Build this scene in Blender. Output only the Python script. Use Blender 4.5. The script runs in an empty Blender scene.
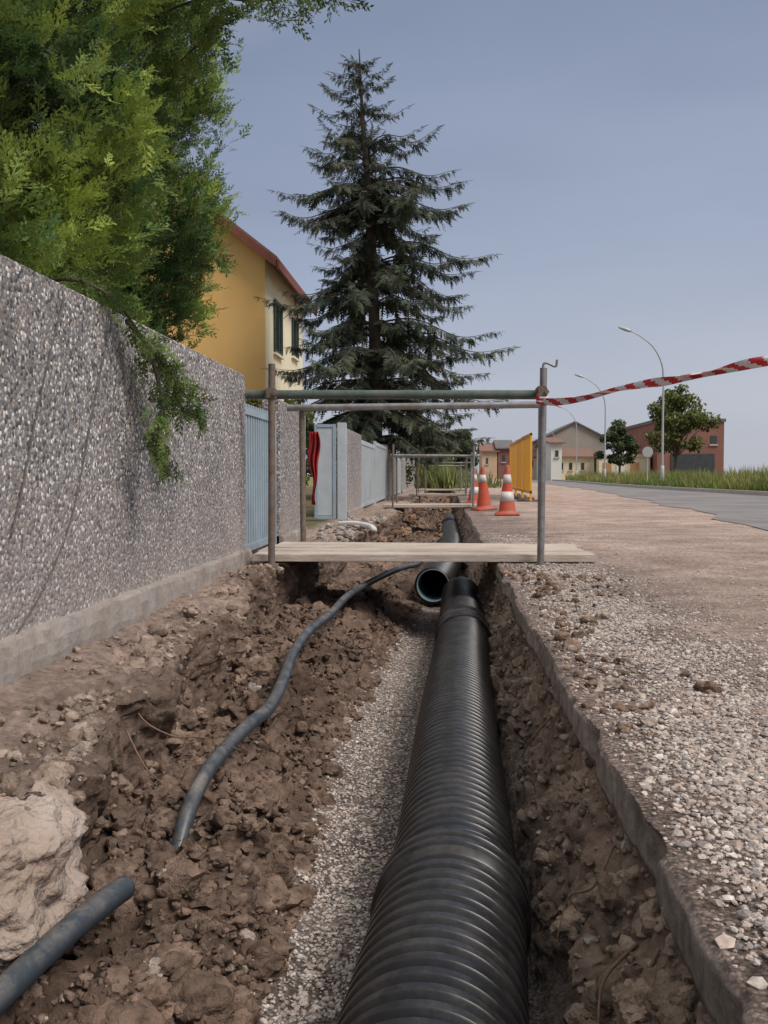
import bpy, bmesh, math, random
import numpy as np
from mathutils import Vector, Matrix
rng = np.random.default_rng(7); random.seed(7)
scene = bpy.context.scene
COL = scene.collection

# ------------------------------------------------------------ noise
def _hash(ix, iy, iz, seed):
    h = (ix.astype(np.int64)*374761393 + iy.astype(np.int64)*668265263 + iz.astype(np.int64)*2147483647 + seed*974634777) & 0xffffffff
    h = ((h ^ (h >> 13)) * 1274126177) & 0xffffffff
    h = ((h ^ (h >> 16)) * 2246822519) & 0xffffffff
    h = h ^ (h >> 15)
    return (h & 0xffffff) / float(0xffffff)
def vnoise(P, seed=0):
    Pi = np.floor(P); f = P - Pi; Pi = Pi.astype(np.int64)
    f = f*f*f*(f*(f*6-15)+10)
    x, y, z = Pi[:,0], Pi[:,1], Pi[:,2]
    r = 0
    for dx in (0,1):
        wx = f[:,0] if dx else 1-f[:,0]
        for dy in (0,1):
            wy = f[:,1] if dy else 1-f[:,1]
            for dz in (0,1):
                wz = f[:,2] if dz else 1-f[:,2]
                r = r + wx*wy*wz*_hash(x+dx, y+dy, z+dz, seed)
    return r*2-1
def fbm(P, sc, octv=4, seed=0, gain=.5):
    a = 1; s = 0; t = 0
    for o in range(octv):
        s = s + a*vnoise(P*sc*(2.03**o)+o*13.7, seed+o); t += a; a *= gain
    return s/t

# ------------------------------------------------------------ materials
def new_mat(name):
    m = bpy.data.materials.new(name); m.use_nodes = True
    nt = m.node_tree; nt.nodes.clear()
    out = nt.nodes.new('ShaderNodeOutputMaterial')
    b = nt.nodes.new('ShaderNodeBsdfPrincipled')
    nt.links.new(b.outputs[0], out.inputs[0])
    return m, nt, b, out
def N(nt, t, **kw):
    n = nt.nodes.new(t)
    for k, v in kw.items(): setattr(n, k, v)
    return n
def mixc(nt, a, b, fac, mode='MIX'):
    n = nt.nodes.new('ShaderNodeMix'); n.data_type = 'RGBA'; n.blend_type = mode
    def s(sock, v):
        if isinstance(v, (tuple, list)): sock.default_value = (*v[:3], 1)
        elif isinstance(v, (int, float)): sock.default_value = v
        else: nt.links.new(v, sock)
    s(n.inputs[0], fac); s(n.inputs[6], a); s(n.inputs[7], b)
    return n.outputs[2]
def ramp(nt, src, stops):
    r = nt.nodes.new('ShaderNodeValToRGB')
    e = r.color_ramp.elements
    while len(e) < len(stops): e.new(.5)
    for i, (p, c) in enumerate(stops):
        e[i].position = p; e[i].color = (*c[:3], 1) if isinstance(c, (tuple, list)) else (c, c, c, 1)
    nt.links.new(src, r.inputs[0]); return r.outputs[0]
def mat(name, c1, c2=None, rough=.8, scale=8., bump=.2, bscale=60., metal=0., spec=.3, stretch=(1,1,1), dirt=None, dirt_amt=.4, bdist=.01):
    m, nt, b, out = new_mat(name)
    c2 = c2 or tuple(x*.75 for x in c1)
    tc = N(nt, 'ShaderNodeTexCoord'); mp = N(nt, 'ShaderNodeMapping'); mp.inputs['Scale'].default_value = stretch
    nt.links.new(tc.outputs['Object'], mp.inputs[0])
    n1 = N(nt, 'ShaderNodeTexNoise'); n1.inputs['Scale'].default_value = scale; n1.inputs['Detail'].default_value = 6; n1.inputs['Roughness'].default_value = .65
    nt.links.new(mp.outputs[0], n1.inputs['Vector'])
    f = ramp(nt, n1.outputs[0], [(.35, 0.), (.65, 1.)])
    col = mixc(nt, c1, c2, f)
    if dirt:
        n3 = N(nt, 'ShaderNodeTexNoise'); n3.inputs['Scale'].default_value = scale*.4; n3.inputs['Detail'].default_value = 8; n3.inputs['Roughness'].default_value = .7
        nt.links.new(tc.outputs['Object'], n3.inputs['Vector'])
        f3 = ramp(nt, n3.outputs[0], [(.42, 0.), (.66, dirt_amt)])
        col = mixc(nt, col, dirt, f3)
    nt.links.new(col, b.inputs['Base Color'])
    b.inputs['Roughness'].default_value = rough; b.inputs['Metallic'].default_value = metal
    b.inputs['Specular IOR Level'].default_value = spec
    if bump:
        n2 = N(nt, 'ShaderNodeTexNoise'); n2.inputs['Scale'].default_value = bscale; n2.inputs['Detail'].default_value = 5
        nt.links.new(mp.outputs[0], n2.inputs['Vector'])
        bp = N(nt, 'ShaderNodeBump'); bp.inputs['Strength'].default_value = bump; bp.inputs['Distance'].default_value = bdist
        nt.links.new(n2.outputs[0], bp.inputs['Height']); nt.links.new(bp.outputs[0], b.inputs['Normal'])
    return m
def attr_mat(name, rough=.85, bump=.3, bscale=80, trans=0., var=.3, vscale=20, bdist=.004, spec=.25):
    m, nt, b, out = new_mat(name)
    a = N(nt, 'ShaderNodeAttribute', attribute_name='Col')
    tc = N(nt, 'ShaderNodeTexCoord')
    n1 = N(nt, 'ShaderNodeTexNoise'); n1.inputs['Scale'].default_value = vscale; n1.inputs['Detail'].default_value = 5
    nt.links.new(tc.outputs['Object'], n1.inputs['Vector'])
    f = ramp(nt, n1.outputs[0], [(.3, 1-var), (.7, 1+var)])
    col = mixc(nt, a.outputs['Color'], f, 1.0, 'MULTIPLY')
    nt.links.new(col, b.inputs['Base Color']); b.inputs['Roughness'].default_value = rough
    b.inputs['Specular IOR Level'].default_value = spec
    if bump:
        n2 = N(nt, 'ShaderNodeTexNoise'); n2.inputs['Scale'].default_value = bscale; n2.inputs['Detail'].default_value = 6; n2.inputs['Roughness'].default_value = .6
        nt.links.new(tc.outputs['Object'], n2.inputs['Vector'])
        bp = N(nt, 'ShaderNodeBump'); bp.inputs['Strength'].default_value = bump; bp.inputs['Distance'].default_value = bdist
        nt.links.new(n2.outputs[0], bp.inputs['Height']); nt.links.new(bp.outputs[0], b.inputs['Normal'])
    if trans:
        t = N(nt, 'ShaderNodeBsdfTranslucent'); nt.links.new(col, t.inputs[0])
        ms = N(nt, 'ShaderNodeMixShader'); ms.inputs[0].default_value = trans
        nt.links.new(b.outputs[0], ms.inputs[1]); nt.links.new(t.outputs[0], ms.inputs[2]); nt.links.new(ms.outputs[0], out.inputs[0])
    return m

def pebble_mat(name, scale=60):
    m, nt, b, out = new_mat(name)
    tc = N(nt, 'ShaderNodeTexCoord')
    nz = N(nt, 'ShaderNodeTexNoise'); nz.inputs['Scale'].default_value = 30; nz.inputs['Detail'].default_value = 2
    nt.links.new(tc.outputs['Object'], nz.inputs['Vector'])
    vm = N(nt, 'ShaderNodeVectorMath', operation='SCALE'); vm.inputs[3].default_value = .014
    nt.links.new(nz.outputs['Color'], vm.inputs[0])
    va = N(nt, 'ShaderNodeVectorMath', operation='ADD'); nt.links.new(tc.outputs['Object'], va.inputs[0]); nt.links.new(vm.outputs[0], va.inputs[1])
    v = N(nt, 'ShaderNodeTexVoronoi'); v.inputs['Scale'].default_value = scale; nt.links.new(va.outputs[0], v.inputs['Vector'])
    sp = N(nt, 'ShaderNodeSeparateColor'); nt.links.new(v.outputs['Color'], sp.inputs[0])
    c = ramp(nt, sp.outputs[0], [(0, (.10,.10,.11)), (.15, (.22,.215,.225)), (.32, (.40,.385,.38)), (.46, (.36,.29,.245)), (.58, (.52,.50,.49)), (.74, (.66,.63,.60)), (.90, (.88,.86,.83))])
    r = [x for x in nt.nodes if x.type == 'VALTORGB'][-1]; r.color_ramp.interpolation = 'CONSTANT'
    g = ramp(nt, v.outputs['Distance'], [(.46, 0.), (.66, 1.)])
    col = mixc(nt, c, (.24,.225,.215), g)
    n2 = N(nt, 'ShaderNodeTexNoise'); n2.inputs['Scale'].default_value = 1.3; n2.inputs['Detail'].default_value = 7; n2.inputs['Roughness'].default_value = .6
    nt.links.new(tc.outputs['Object'], n2.inputs['Vector'])
    st = ramp(nt, n2.outputs[0], [(.3, (.78,.765,.755)), (.7, (1.10,1.08,1.07))])
    col = mixc(nt, col, st, 1.0, 'MULTIPLY')
    sx = N(nt, 'ShaderNodeSeparateXYZ'); nt.links.new(tc.outputs['Object'], sx.inputs[0])
    ad = N(nt, 'ShaderNodeMath', operation='MULTIPLY_ADD'); nt.links.new(n2.outputs[0], ad.inputs[0]); ad.inputs[1].default_value = -.5; nt.links.new(sx.outputs['Z'], ad.inputs[2])
    mz = N(nt, 'ShaderNodeMapRange'); mz.inputs['From Min'].default_value = .40; mz.inputs['From Max'].default_value = -.2; mz.inputs['To Max'].default_value = .5
    nt.links.new(ad.outputs[0], mz.inputs['Value'])
    col = mixc(nt, col, (.40,.335,.295), mz.outputs[0])
    nt.links.new(col, b.inputs['Base Color']); b.inputs['Roughness'].default_value = .75; b.inputs['Specular IOR Level'].default_value = .3
    iv = ramp(nt, v.outputs['Distance'], [(.0, 1.), (.4, .8), (.70, 0.)])
    bp = N(nt, 'ShaderNodeBump'); bp.inputs['Strength'].default_value = .6; bp.inputs['Distance'].default_value = .005
    nt.links.new(iv, bp.inputs['Height']); nt.links.new(bp.outputs[0], b.inputs['Normal'])
    return m

def ground_mat():
    m, nt, b, out = new_mat('ground_material')
    tc = N(nt, 'ShaderNodeTexCoord')
    a = N(nt, 'ShaderNodeAttribute', attribute_name='Col'); g = N(nt, 'ShaderNodeAttribute', attribute_name='Grav')
    def nz(s, d=6, ro=.6):
        n = N(nt, 'ShaderNodeTexNoise'); n.inputs['Scale'].default_value = s; n.inputs['Detail'].default_value = d; n.inputs['Roughness'].default_value = ro
        nt.links.new(tc.outputs['Object'], n.inputs['Vector']); return n
    n1 = nz(2.2); n2 = nz(28); n3 = nz(.35)
    f1 = ramp(nt, n1.outputs[0], [(.3, (.68,.66,.65)), (.7, (1.26,1.24,1.24))])
    f2 = ramp(nt, n2.outputs[0], [(.3, .60), (.7, 1.36)])
    f3 = ramp(nt, n3.outputs[0], [(.35, .84), (.65, 1.12)])
    col = mixc(nt, a.outputs['Color'], f1, 1., 'MULTIPLY'); col = mixc(nt, col, f2, 1., 'MULTIPLY'); col = mixc(nt, col, f3, 1., 'MULTIPLY')
    v = N(nt, 'ShaderNodeTexVoronoi'); v.inputs['Scale'].default_value = 115; nt.links.new(tc.outputs['Object'], v.inputs['Vector'])
    sp = N(nt, 'ShaderNodeSeparateColor'); nt.links.new(v.outputs['Color'], sp.inputs[0])
    pc = ramp(nt, sp.outputs[0], [(0, (.50,.47,.46)), (.3, (.8,.78,.78)), (.6, (1.05,1,1)), (1, (1.55,1.5,1.45))])
    dk = ramp(nt, v.outputs['Distance'], [(.3, 1.), (.7, .5)])
    pc = mixc(nt, pc, dk, 1., 'MULTIPLY')
    pcol = mixc(nt, col, pc, 1., 'MULTIPLY')
    col = mixc(nt, col, pcol, g.outputs['Fac'])
    nt.links.new(col, b.inputs['Base Color']); b.inputs['Roughness'].default_value = .95; b.inputs['Specular IOR Level'].default_value = .12
    b1 = N(nt, 'ShaderNodeBump'); b1.inputs['Strength'].default_value = 1.; b1.inputs['Distance'].default_value = .022
    n4 = nz(42, 9, .74); nt.links.new(n4.outputs[0], b1.inputs['Height'])
    b2 = N(nt, 'ShaderNodeBump'); b2.inputs['Distance'].default_value = .005; nt.links.new(g.outputs['Fac'], b2.inputs['Strength'])
    iv = ramp(nt, v.outputs['Distance'], [(.0, 1.), (.6, 0.)]); nt.links.new(iv, b2.inputs['Height']); nt.links.new(b1.outputs[0], b2.inputs['Normal'])
    nt.links.new(b2.outputs[0], b.inputs['Normal'])
    return m

# ------------------------------------------------------------ object helpers
def fast_mesh(name, V, F, mats, colors=None, smooth=False, midx=None, extra=None):
    V = np.asarray(V, dtype=np.float32).reshape(-1, 3)
    me = bpy.data.meshes.new(name)
    if isinstance(F, np.ndarray):
        n, k = F.shape
        me.vertices.add(len(V)); me.vertices.foreach_set('co', V.ravel())
        me.loops.add(n*k); me.loops.foreach_set('vertex_index', F.astype(np.int32).ravel())
        me.polygons.add(n); me.polygons.foreach_set('loop_start', np.arange(0, n*k, k, dtype=np.int32))
        me.update(calc_edges=True)
    else:
        me.from_pydata([tuple(map(float, v)) for v in V], [], [tuple(int(i) for i in f) for f in F])
    for m in (mats if isinstance(mats, (list, tuple)) else [mats]): me.materials.append(m)
    if colors is not None:
        ca = me.color_attributes.new('Col', 'FLOAT_COLOR', 'POINT')
        c = np.ones((len(V), 4), dtype=np.float32); c[:, :3] = colors; ca.data.foreach_set('color', c.ravel())
    if extra is not None:
        at = me.attributes.new('Grav', 'FLOAT', 'POINT'); at.data.foreach_set('value', np.asarray(extra, dtype=np.float32))
    if midx is not None: me.polygons.foreach_set('material_index', np.asarray(midx, dtype=np.int32))
    me.polygons.foreach_set('use_smooth', np.full(len(me.polygons), smooth))
    me.update(); me.validate()
    return me
def setp(o, label=None, category=None, group=None, kind=None):
    if label: o['label'] = label
    if category: o['category'] = category
    if group: o['group'] = group
    if kind: o['kind'] = kind
def empty(name, loc, label, category, group=None, kind=None):
    o = bpy.data.objects.new(name, None); o.location = loc; o.empty_display_size = .2
    COL.objects.link(o); setp(o, label, category, group, kind); return o
def obj(name, V, F, mats, parent=None, origin=(0,0,0), smooth=False, colors=None, midx=None, extra=None, **kw):
    V = np.asarray(V, dtype=np.float64).reshape(-1, 3)
    org = np.array(parent.location) if parent else np.array(origin)
    me = fast_mesh(name, V-org, F, mats, colors, smooth, midx, extra)
    o = bpy.data.objects.new(name, me); COL.objects.link(o)
    if parent: o.parent = parent
    else: o.location = origin
    setp(o, **kw); return o
class Geo:
    def __init__(s): s.V = []; s.F = []; s.M = []
    def add(s, V, F, mi=0):
        b = len(s.V); s.V += [tuple(v) for v in V]; s.F += [tuple(i+b for i in f) for f in F]; s.M += [mi]*len(F); return s
    def box(s, x0, x1, y0, y1, z0, z1, mi=0, bev=0):
        if bev:
            bm = bmesh.new(); bmesh.ops.create_cube(bm, size=1)
            for v in bm.verts: v.co = Vector(((x0+x1)/2+v.co.x*(x1-x0), (y0+y1)/2+v.co.y*(y1-y0), (z0+z1)/2+v.co.z*(z1-z0)))
            bmesh.ops.bevel(bm, geom=list(bm.edges), offset=bev, segments=2, affect='EDGES')
            bm.verts.ensure_lookup_table(); bm.verts.index_update()
            s.add([v.co[:] for v in bm.verts], [[v.index for v in f.verts] for f in bm.faces], mi); bm.free(); return s
        V = [(x,y,z) for z in (z0,z1) for y in (y0,y1) for x in (x0,x1)]
        return s.add(V, [(0,2,3,1),(4,5,7,6),(0,1,5,4),(2,6,7,3),(0,4,6,2),(1,3,7,5)], mi)
    def tube(s, pts, r, seg=12, mi=0, cap=True):
        pts = [Vector(p) for p in pts]; n = len(pts)
        rs = r if isinstance(r, (list, tuple, np.ndarray)) else [r]*n
        V = []; prev = None
        for i, p in enumerate(pts):
            t = (pts[min(i+1,n-1)]-pts[max(i-1,0)]).normalized()
            if prev is None: a = Vector((0,0,1)) if abs(t.z) < .9 else Vector((1,0,0)); u = t.cross(a).normalized()
            else: u = (prev - t*prev.dot(t)).normalized()
            prev = u; w = t.cross(u)
            for k in range(seg):
                an = 2*math.pi*k/seg; V.append(p+(u*math.cos(an)+w*math.sin(an))*rs[i])
        F = [(i*seg+k, i*seg+(k+1)%seg, (i+1)*seg+(k+1)%seg, (i+1)*seg+k) for i in range(n-1) for k in range(seg)]
        if cap: F += [tuple(range(seg))[::-1], tuple((n-1)*seg+k for k in range(seg))]
        return s.add(V, F, mi)
    def obj(s, name, mats, parent=None, smooth=False, **kw):
        return obj(name, s.V, s.F, mats, parent=parent, smooth=smooth, midx=s.M, **kw)
def smooth_path(pts, n=8):
    P = [np.array(p, float) for p in pts]; P = [2*P[0]-P[1]]+P+[2*P[-1]-P[-2]]; o = []
    for i in range(1, len(P)-2):
        for k in range(n):
            t = k/n; a, b, c, d = P[i-1:i+3]
            o.append(.5*((2*b)+(c-a)*t+(2*a-5*b+4*c-d)*t*t+(-a+3*b-3*c+d)*t**3))
    o.append(P[-2]); return o
def shade_auto(o, ang=35):
    me = o.data; me.polygons.foreach_set('use_smooth', [True]*len(me.polygons))
    try: me.set_sharp_from_angle(angle=math.radians(ang))
    except Exception: pass

# ------------------------------------------------------------ shared materials
M_ground = ground_mat()
M_pebwall = pebble_mat('pebbledash_material')
M_conc = mat('concrete_material', (.42,.385,.355), (.30,.27,.245), .9, 6, .5, 45, dirt=(.28,.215,.17), dirt_amt=.75)
M_steel = mat('galvanised_steel_material', (.33,.34,.35), (.22,.22,.22), .45, 14, .15, 90, metal=.55, dirt=(.20,.14,.10), dirt_amt=.6)
M_rust = mat('rusty_steel_material', (.22,.19,.17), (.13,.10,.08), .7, 20, .3, 90, metal=.2, dirt=(.22,.13,.08), dirt_amt=.6)
M_green = mat('worn_green_paint_material', (.045,.085,.07), (.075,.11,.095), .5, 14, .2, 90, dirt=(.20,.18,.15), dirt_amt=.6)
M_wood = mat('weathered_plank_material', (.66,.58,.50), (.46,.39,.33), .85, 6, .5, 30, stretch=(.8,12,12), dirt=(.36,.27,.20), dirt_amt=.6)
M_blue = mat('pale_blue_paint_material', (.34,.43,.50), (.28,.36,.42), .5, 5, .05, 60, dirt=(.30,.27,.24), dirt_amt=.3)
M_pale = mat('pale_grey_paint_material', (.50,.55,.58), (.42,.47,.50), .5, 5, .05, 60, dirt=(.36,.32,.28), dirt_amt=.3)
M_clod = attr_mat('soil_clod_material', .95, 1., 55, var=.4, vscale=30, bdist=.02, spec=.1)
M_stone = attr_mat('stone_material', .9, .5, 160, var=.25, vscale=120, bdist=.003, spec=.2)
M_leaf = attr_mat('foliage_material', .6, 0, trans=.3, var=.3, vscale=3, spec=.3)
M_needle = attr_mat('needle_material', .7, 0, trans=.15, var=.25, vscale=1.2, spec=.2)
M_bark = mat('bark_material', (.12,.095,.075), (.065,.05,.04), .95, 12, .8, 40, stretch=(1,1,.3))
M_grass = attr_mat('grass_material', .8, 0, trans=.25, var=.3, vscale=.4, spec=.15)
M_white = mat('white_plastic_material', (.72,.70,.66), (.6,.57,.52), .5, 8, .05)

# ------------------------------------------------------------ ground sheet
def rows():
    ys = [-2500., -400., -60., -12., -4., -2., -1., -.4, 0., .3, .5, .65, .75]
    y = .82
    while y < 60:
        ys.append(y); y += max(.009, (.0042 if y < 8 else .011)*y)
    ys += [62, 68, 78, 92, 115, 150, 210, 320, 550, 1000, 1800, 3500]
    return np.array(ys)
Y = rows(); NR = len(Y)
def cv(ys, vs): return np.interp(Y, ys, vs)
one = np.ones(NR)
edge = cv([0,1.2,1.6,1.9,2.15,2.5,2.9,3.3,3.8,4.2,4.7,5.2,5.7,6.5,9,14,30], [-.95,-.94,-.91,-.86,-.86,-.94,-1.03,-.95,-1.08,-1.14,-1.03,-1.10,-1.16,-1.10,-.97,-.8,-.75])
zed = cv([0,1.8,2.8,4,5.5,6.4,8,40], [-.13,-.13,-.13,-.10,-.05,-.03,-.03,-.03])
zft = cv([0,1.6,2.4,3.0,3.5,4.2,5,7,9,14], [-.47,-.46,-.44,-.41,-.43,-.37,-.34,-.33,-.38,-.42])
xg = cv([0,1.5,2.2,3.0,3.6,4.5,5.4,6.6,8,10,14], [-.40,-.42,-.37,-.37,-.43,-.40,-.33,-.27,-.18,-.05,.0])
zmid = cv([0,1.6,2.2,3,3.6,4.2,5,6,8,12], [-.47,-.45,-.40,-.38,-.42,-.36,-.38,-.37,-.42,-.46])
zfl = cv([0,7,9,12,20], [-.545,-.545,-.53,-.52,-.52])
fade = cv([0,38,48], [1,1,0])
soilL=(.37,.285,.235); cut=(.255,.185,.142); mound=(.185,.130,.099); grv=(.43,.385,.35); soilR=(.33,.25,.195); slab=(.42,.37,.33); topg=(.42,.345,.305); dust=(.50,.39,.33); gard=(.15,.14,.08); field=(.22,.22,.10)
C = [
 (-3500*one, 0*one, field, 0, 0, 0, 2),
 (-80*one, 0*one, field, 0, 0, 0, 4),
 (-8*one, 0*one, gard, 0, 0, 0, 6),
 (-1.60*one, 0*one, gard, .2, 0, 0, 3),
 (-1.43*one, cv([0,4,7],[-.07,-.04,-.02]), soilL, .1, .015, .012, 50),
 (edge-.06, zed, soilL, .1, .04, .03, 10),
 (edge+.01, zed-.025, cut, .05, .045, .028, 44),
 (edge-.03, zft, cut, .0, .05, .032, 48),
 ((edge+.09)*.5+xg*.5, zmid, mound, 0, .085, .08, 46),
 (xg-.06, zfl+.035, mound, 0, .03, .04, 14),
 (xg+.04, zfl, grv, 1, .012, .006, 50),
 (.20*one, zfl, grv, 1, .012, .006, 20),
 (.262*one, zfl*.72, soilR, 0, .04, .040, 30),
 (.345*one, zfl*.33, soilR, 0, .035, .034, 20),
 (.376*one, -.085*one, soilR, .2, .018, .012, 4),
 (.340*one, -.078*one, slab, .1, .006, .0035, 8),
 (.342*one, -.010*one, slab, .1, .005, .0025, 3),
 (.352*one, 0*one, topg, 1, .006, .003, 70),
 (.95*one, .004*one, topg, .9, .008, .003, 16),
 (1.3*one, .004*one, dust, .4, .006, .002, 50),
 (4*one, .004*one, dust, .3, .003, .001, 20),
 (14*one, 0*one, dust, .3, 0, 0, 8),
 (60*one, 0*one, field, .1, 0, 0, 4),
 (3500*one, 0*one, field, 0, 0, 0, 0)]
cols_x=[]; cols_z=[]; cols_c=[]; cols_g=[]; cols_a=[]; cols_b=[]; U=[]
for i in range(len(C)-1):
    a, b = C[i], C[i+1]
    for k in range(a[6]):
        t = k/a[6]
        cols_x.append(a[0]*(1-t)+b[0]*t); cols_z.append(a[1]*(1-t)+b[1]*t)
        cols_c.append(np.array(a[2])*(1-t)+np.array(b[2])*t); cols_g.append(a[3]*(1-t)+b[3]*t)
        cols_a.append(a[4]*(1-t)+b[4]*t); cols_b.append(a[5]*(1-t)+b[5]*t); U.append(i+t)
cols_x.append(C[-1][0]); cols_z.append(C[-1][1]); cols_c.append(np.array(C[-1][2])); cols_g.append(0); cols_a.append(0); cols_b.append(0); U.append(len(C)-1)
X = np.array(cols_x).T; Z = np.array(cols_z).T; NC = X.shape[1]; U = np.array(U)
intr = (U > 4) & (U < 17)
Z[:, intr] *= fade[:, None]
YY = np.repeat(Y[:, None], NC, 1)
A = np.repeat(np.array(cols_a)[None], NR, 0)*fade[:, None]; B = np.repeat(np.array(cols_b)[None], NR, 0)*np.maximum(fade[:, None], .2)
P = np.stack([X, YY, Z], -1).reshape(-1, 3)
Af = A.ravel(); Bf = B.ravel()
sel = np.where((Af+Bf) > 1e-5)[0]
Q = P[sel]
dx = fbm(Q, 4.5, 4, 11); dz = fbm(Q, 4.0, 4, 23)
bl = 1-2*np.abs(fbm(Q, 9, 3, 31)); bl2 = fbm(Q, 26, 4, 47, .62); bx = fbm(Q, 18, 5, 51, .62)
D = np.zeros_like(Q)
uu = np.tile(U, NR)[sel]
hx = np.where((uu > 5.2) & (uu < 9.5) | (uu > 11) & (uu < 14.2), 1., .15); hx = np.where((uu > 14.2) & (uu <= 17), .9, hx)
D[:, 0] = (dx*Af[sel]*1.8 + bx*Bf[sel]*1.3)*hx
D[:, 2] = dz*Af[sel]*1.5 + (bl*.55+bl2*.8)*Bf[sel]
D[:, 1] = bx*Bf[sel]*.25
P[sel] += D
ue = np.tile(U, NR); eg = np.clip(1-np.abs(ue-15.8)/1.6, 0, 1)
E0 = np.stack([np.zeros(NR), Y, np.zeros(NR)], 1); und = fbm(E0, 2.2, 5, 77)*.02
chip = np.clip(fbm(E0, 7, 3, 78)-.25, 0, 1)*.08
P[:, 0] += eg*np.repeat(und+chip, NC)
G = P.reshape(NR, NC, 3)
col = np.repeat(np.array(cols_c)[None], NR, 0).reshape(-1, 3)
grav = np.tile(np.array(cols_g), NR).astype(float)
nzc = fbm(P, 1.6, 4, 91); Yf = P[:, 1]
m_top = (ue >= 17) & (ue < 20)
k = np.clip((nzc*1.6+.2)*1.4, 0, 1)*m_top*(ue > 17.4)
col = col*(1-k[:, None])+np.array(dust)*k[:, None]; grav = grav*(1-.5*k)
far = np.clip((Yf-7.5)/2, 0, 1)*((ue > 9) & (ue < 12)); col = col*(1-far[:, None])+np.array(mound)*1.1*far[:, None]; grav *= (1-far)
dg = np.clip(fbm(P, 5, 4, 66)*2.2-.55, 0, 1)*((ue > 9.2) & (ue < 12)); col = col*(1-dg[:, None])+np.array(mound)*dg[:, None]; grav *= (1-dg)
far2 = np.clip((Yf-45)/10, 0, 1)*(ue < 19); col = col*(1-far2[:, None])+np.array(field)*far2[:, None]
mo = fbm(P, 3.1, 4, 14); inn = ((ue > 4.5) & (ue < 9.5)) | ((ue > 12) & (ue < 14.5))
col *= (1+np.where(inn, mo*.7, 0))[:, None]
idx = np.arange(NR*NC).reshape(NR, NC)
F = np.stack([idx[:-1, :-1], idx[:-1, 1:], idx[1:, 1:], idx[1:, :-1]], -1).reshape(-1, 4)
obj('ground', P, F, M_ground, smooth=True, colors=col, extra=grav, kind='structure', label='excavated earth and dusty gravel ground with long trench', category='ground')

def surf(x, y, lo, hi):
    js = np.where((U >= lo) & (U <= hi))[0]; r = np.clip(np.searchsorted(Y, y), 0, NR-1)
    out = np.empty(len(x))
    for i in range(len(x)):
        row = G[r[i], js]; out[i] = np.interp(x[i], np.maximum.accumulate(row[:, 0]), row[:, 2])
    return out

# ------------------------------------------------------------ road etc.
def ribbon(name, L, R, z, m, **kw):
    V = []
    for (a, b) in zip(L, R): V += [(a[0], a[1], z), (b[0], b[1], z)]
    F = [(2*i, 2*i+1, 2*i+3, 2*i+2) for i in range(len(L)-1)]
    return obj(name, V, F, m, **kw)
M_asph = mat('dusty_asphalt_material', (.21,.205,.21), (.16,.155,.16), .9, 1.2, .4, 120, dirt=(.36,.30,.26), dirt_amt=.6)
Ln = smooth_path([(2.6,-10,0),(3.0,4,0),(3.5,10.4,0),(4.6,22,0),(6.0,44,0),(7,80,0),(9,160,0),(14,400,0)], 14)
Rn = smooth_path([(10,-10,0),(9.6,4,0),(9.2,14,0),(9.1,26,0),(8.9,47,0),(10.4,80,0),(14.2,160,0),(24,400,0)], 14)
for p in Ln[:60]: p[0] += .14*math.sin(p[1]*.9)+.08*math.sin(p[1]*2.3)
ribbon('road', Ln, Rn, .012, M_asph, kind='structure', label='dusty grey asphalt road curving away', category='road')
M_kerb = mat('kerb_material', (.50,.47,.43), (.40,.37,.33), .9, 3, .2)
g = Geo()
for i in range(len(Rn)-1):
    a, b = Rn[i], Rn[i+1]
    V = [(a[0],a[1],0),(a[0]+.15,a[1],0),(a[0]+.15,a[1],.13),(a[0],a[1],.13),(b[0],b[1],0),(b[0]+.15,b[1],0),(b[0]+.15,b[1],.13),(b[0],b[1],.13)]
    g.add(V, [(0,4,7,3),(3,7,6,2),(1,2,6,5)])
g.obj('kerb', M_kerb, kind='structure', label='pale concrete kerb along the road', category='kerb')
M_pav = mat('field_soil_material', (.24,.23,.12), (.30,.27,.16), .95, .5, .4, 20)
V = []
for i, a in enumerate(Rn): V += [(a[0]+.15, a[1], .1), (a[0]+90, a[1]+2, .1)]
obj('field', V, [(2*i, 2*i+1, 2*i+3, 2*i+2) for i in range(len(Rn)-1)], M_pav, kind='structure', label='flat weedy field beside the road', category='field')

def grass(name, xs, ys, zs, h, w, cols, **kw):
    n = len(xs); an = rng.uniform(0, math.pi*2, n); lean = rng.normal(0, .25, (n, 2))*h[:, None]
    V = np.zeros((n, 3, 3)); dxn = np.cos(an)*w; dyn = np.sin(an)*w
    V[:, 0] = np.stack([xs-dxn, ys-dyn, zs], 1); V[:, 1] = np.stack([xs+dxn, ys+dyn, zs], 1)
    V[:, 2] = np.stack([xs+lean[:, 0], ys+lean[:, 1], zs+h], 1)
    Fi = np.arange(n*3).reshape(n, 3)
    return obj(name, V.reshape(-1, 3), Fi, M_grass, colors=np.repeat(cols, 3, 0), **kw)
n = 46000
ys = 24+rng.random(n)**1.3*66; kx = np.interp(ys, [r[1] for r in Rn], [r[0] for r in Rn])
off = rng.random(n)**1.5*26+.35; xs = kx+off
pn = fbm(np.stack([xs, ys, xs*0], 1), .35, 3, 5)
h = (.20+.26*rng.random(n))*(1+pn*1.4)*(1+.5*(off > 1.5)); h = np.clip(h, .06, .95)
t = np.clip(rng.random(n)*.6+pn*.8+.1, 0, 1)[:, None]
gc = np.array((.08,.17,.035))*(1-t)+np.array((.34,.30,.12))*t
grass('grass', xs, ys, np.full(n, .09), h, np.full(n, .035), gc, kind='stuff', label='tall green and yellow verge grass', category='grass')
n = 9000
xs = rng.normal(-.6, 1.1, n); ys = rng.uniform(43, 62, n)
pn = fbm(np.stack([xs, ys, xs*0], 1), .6, 3, 55)
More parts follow.
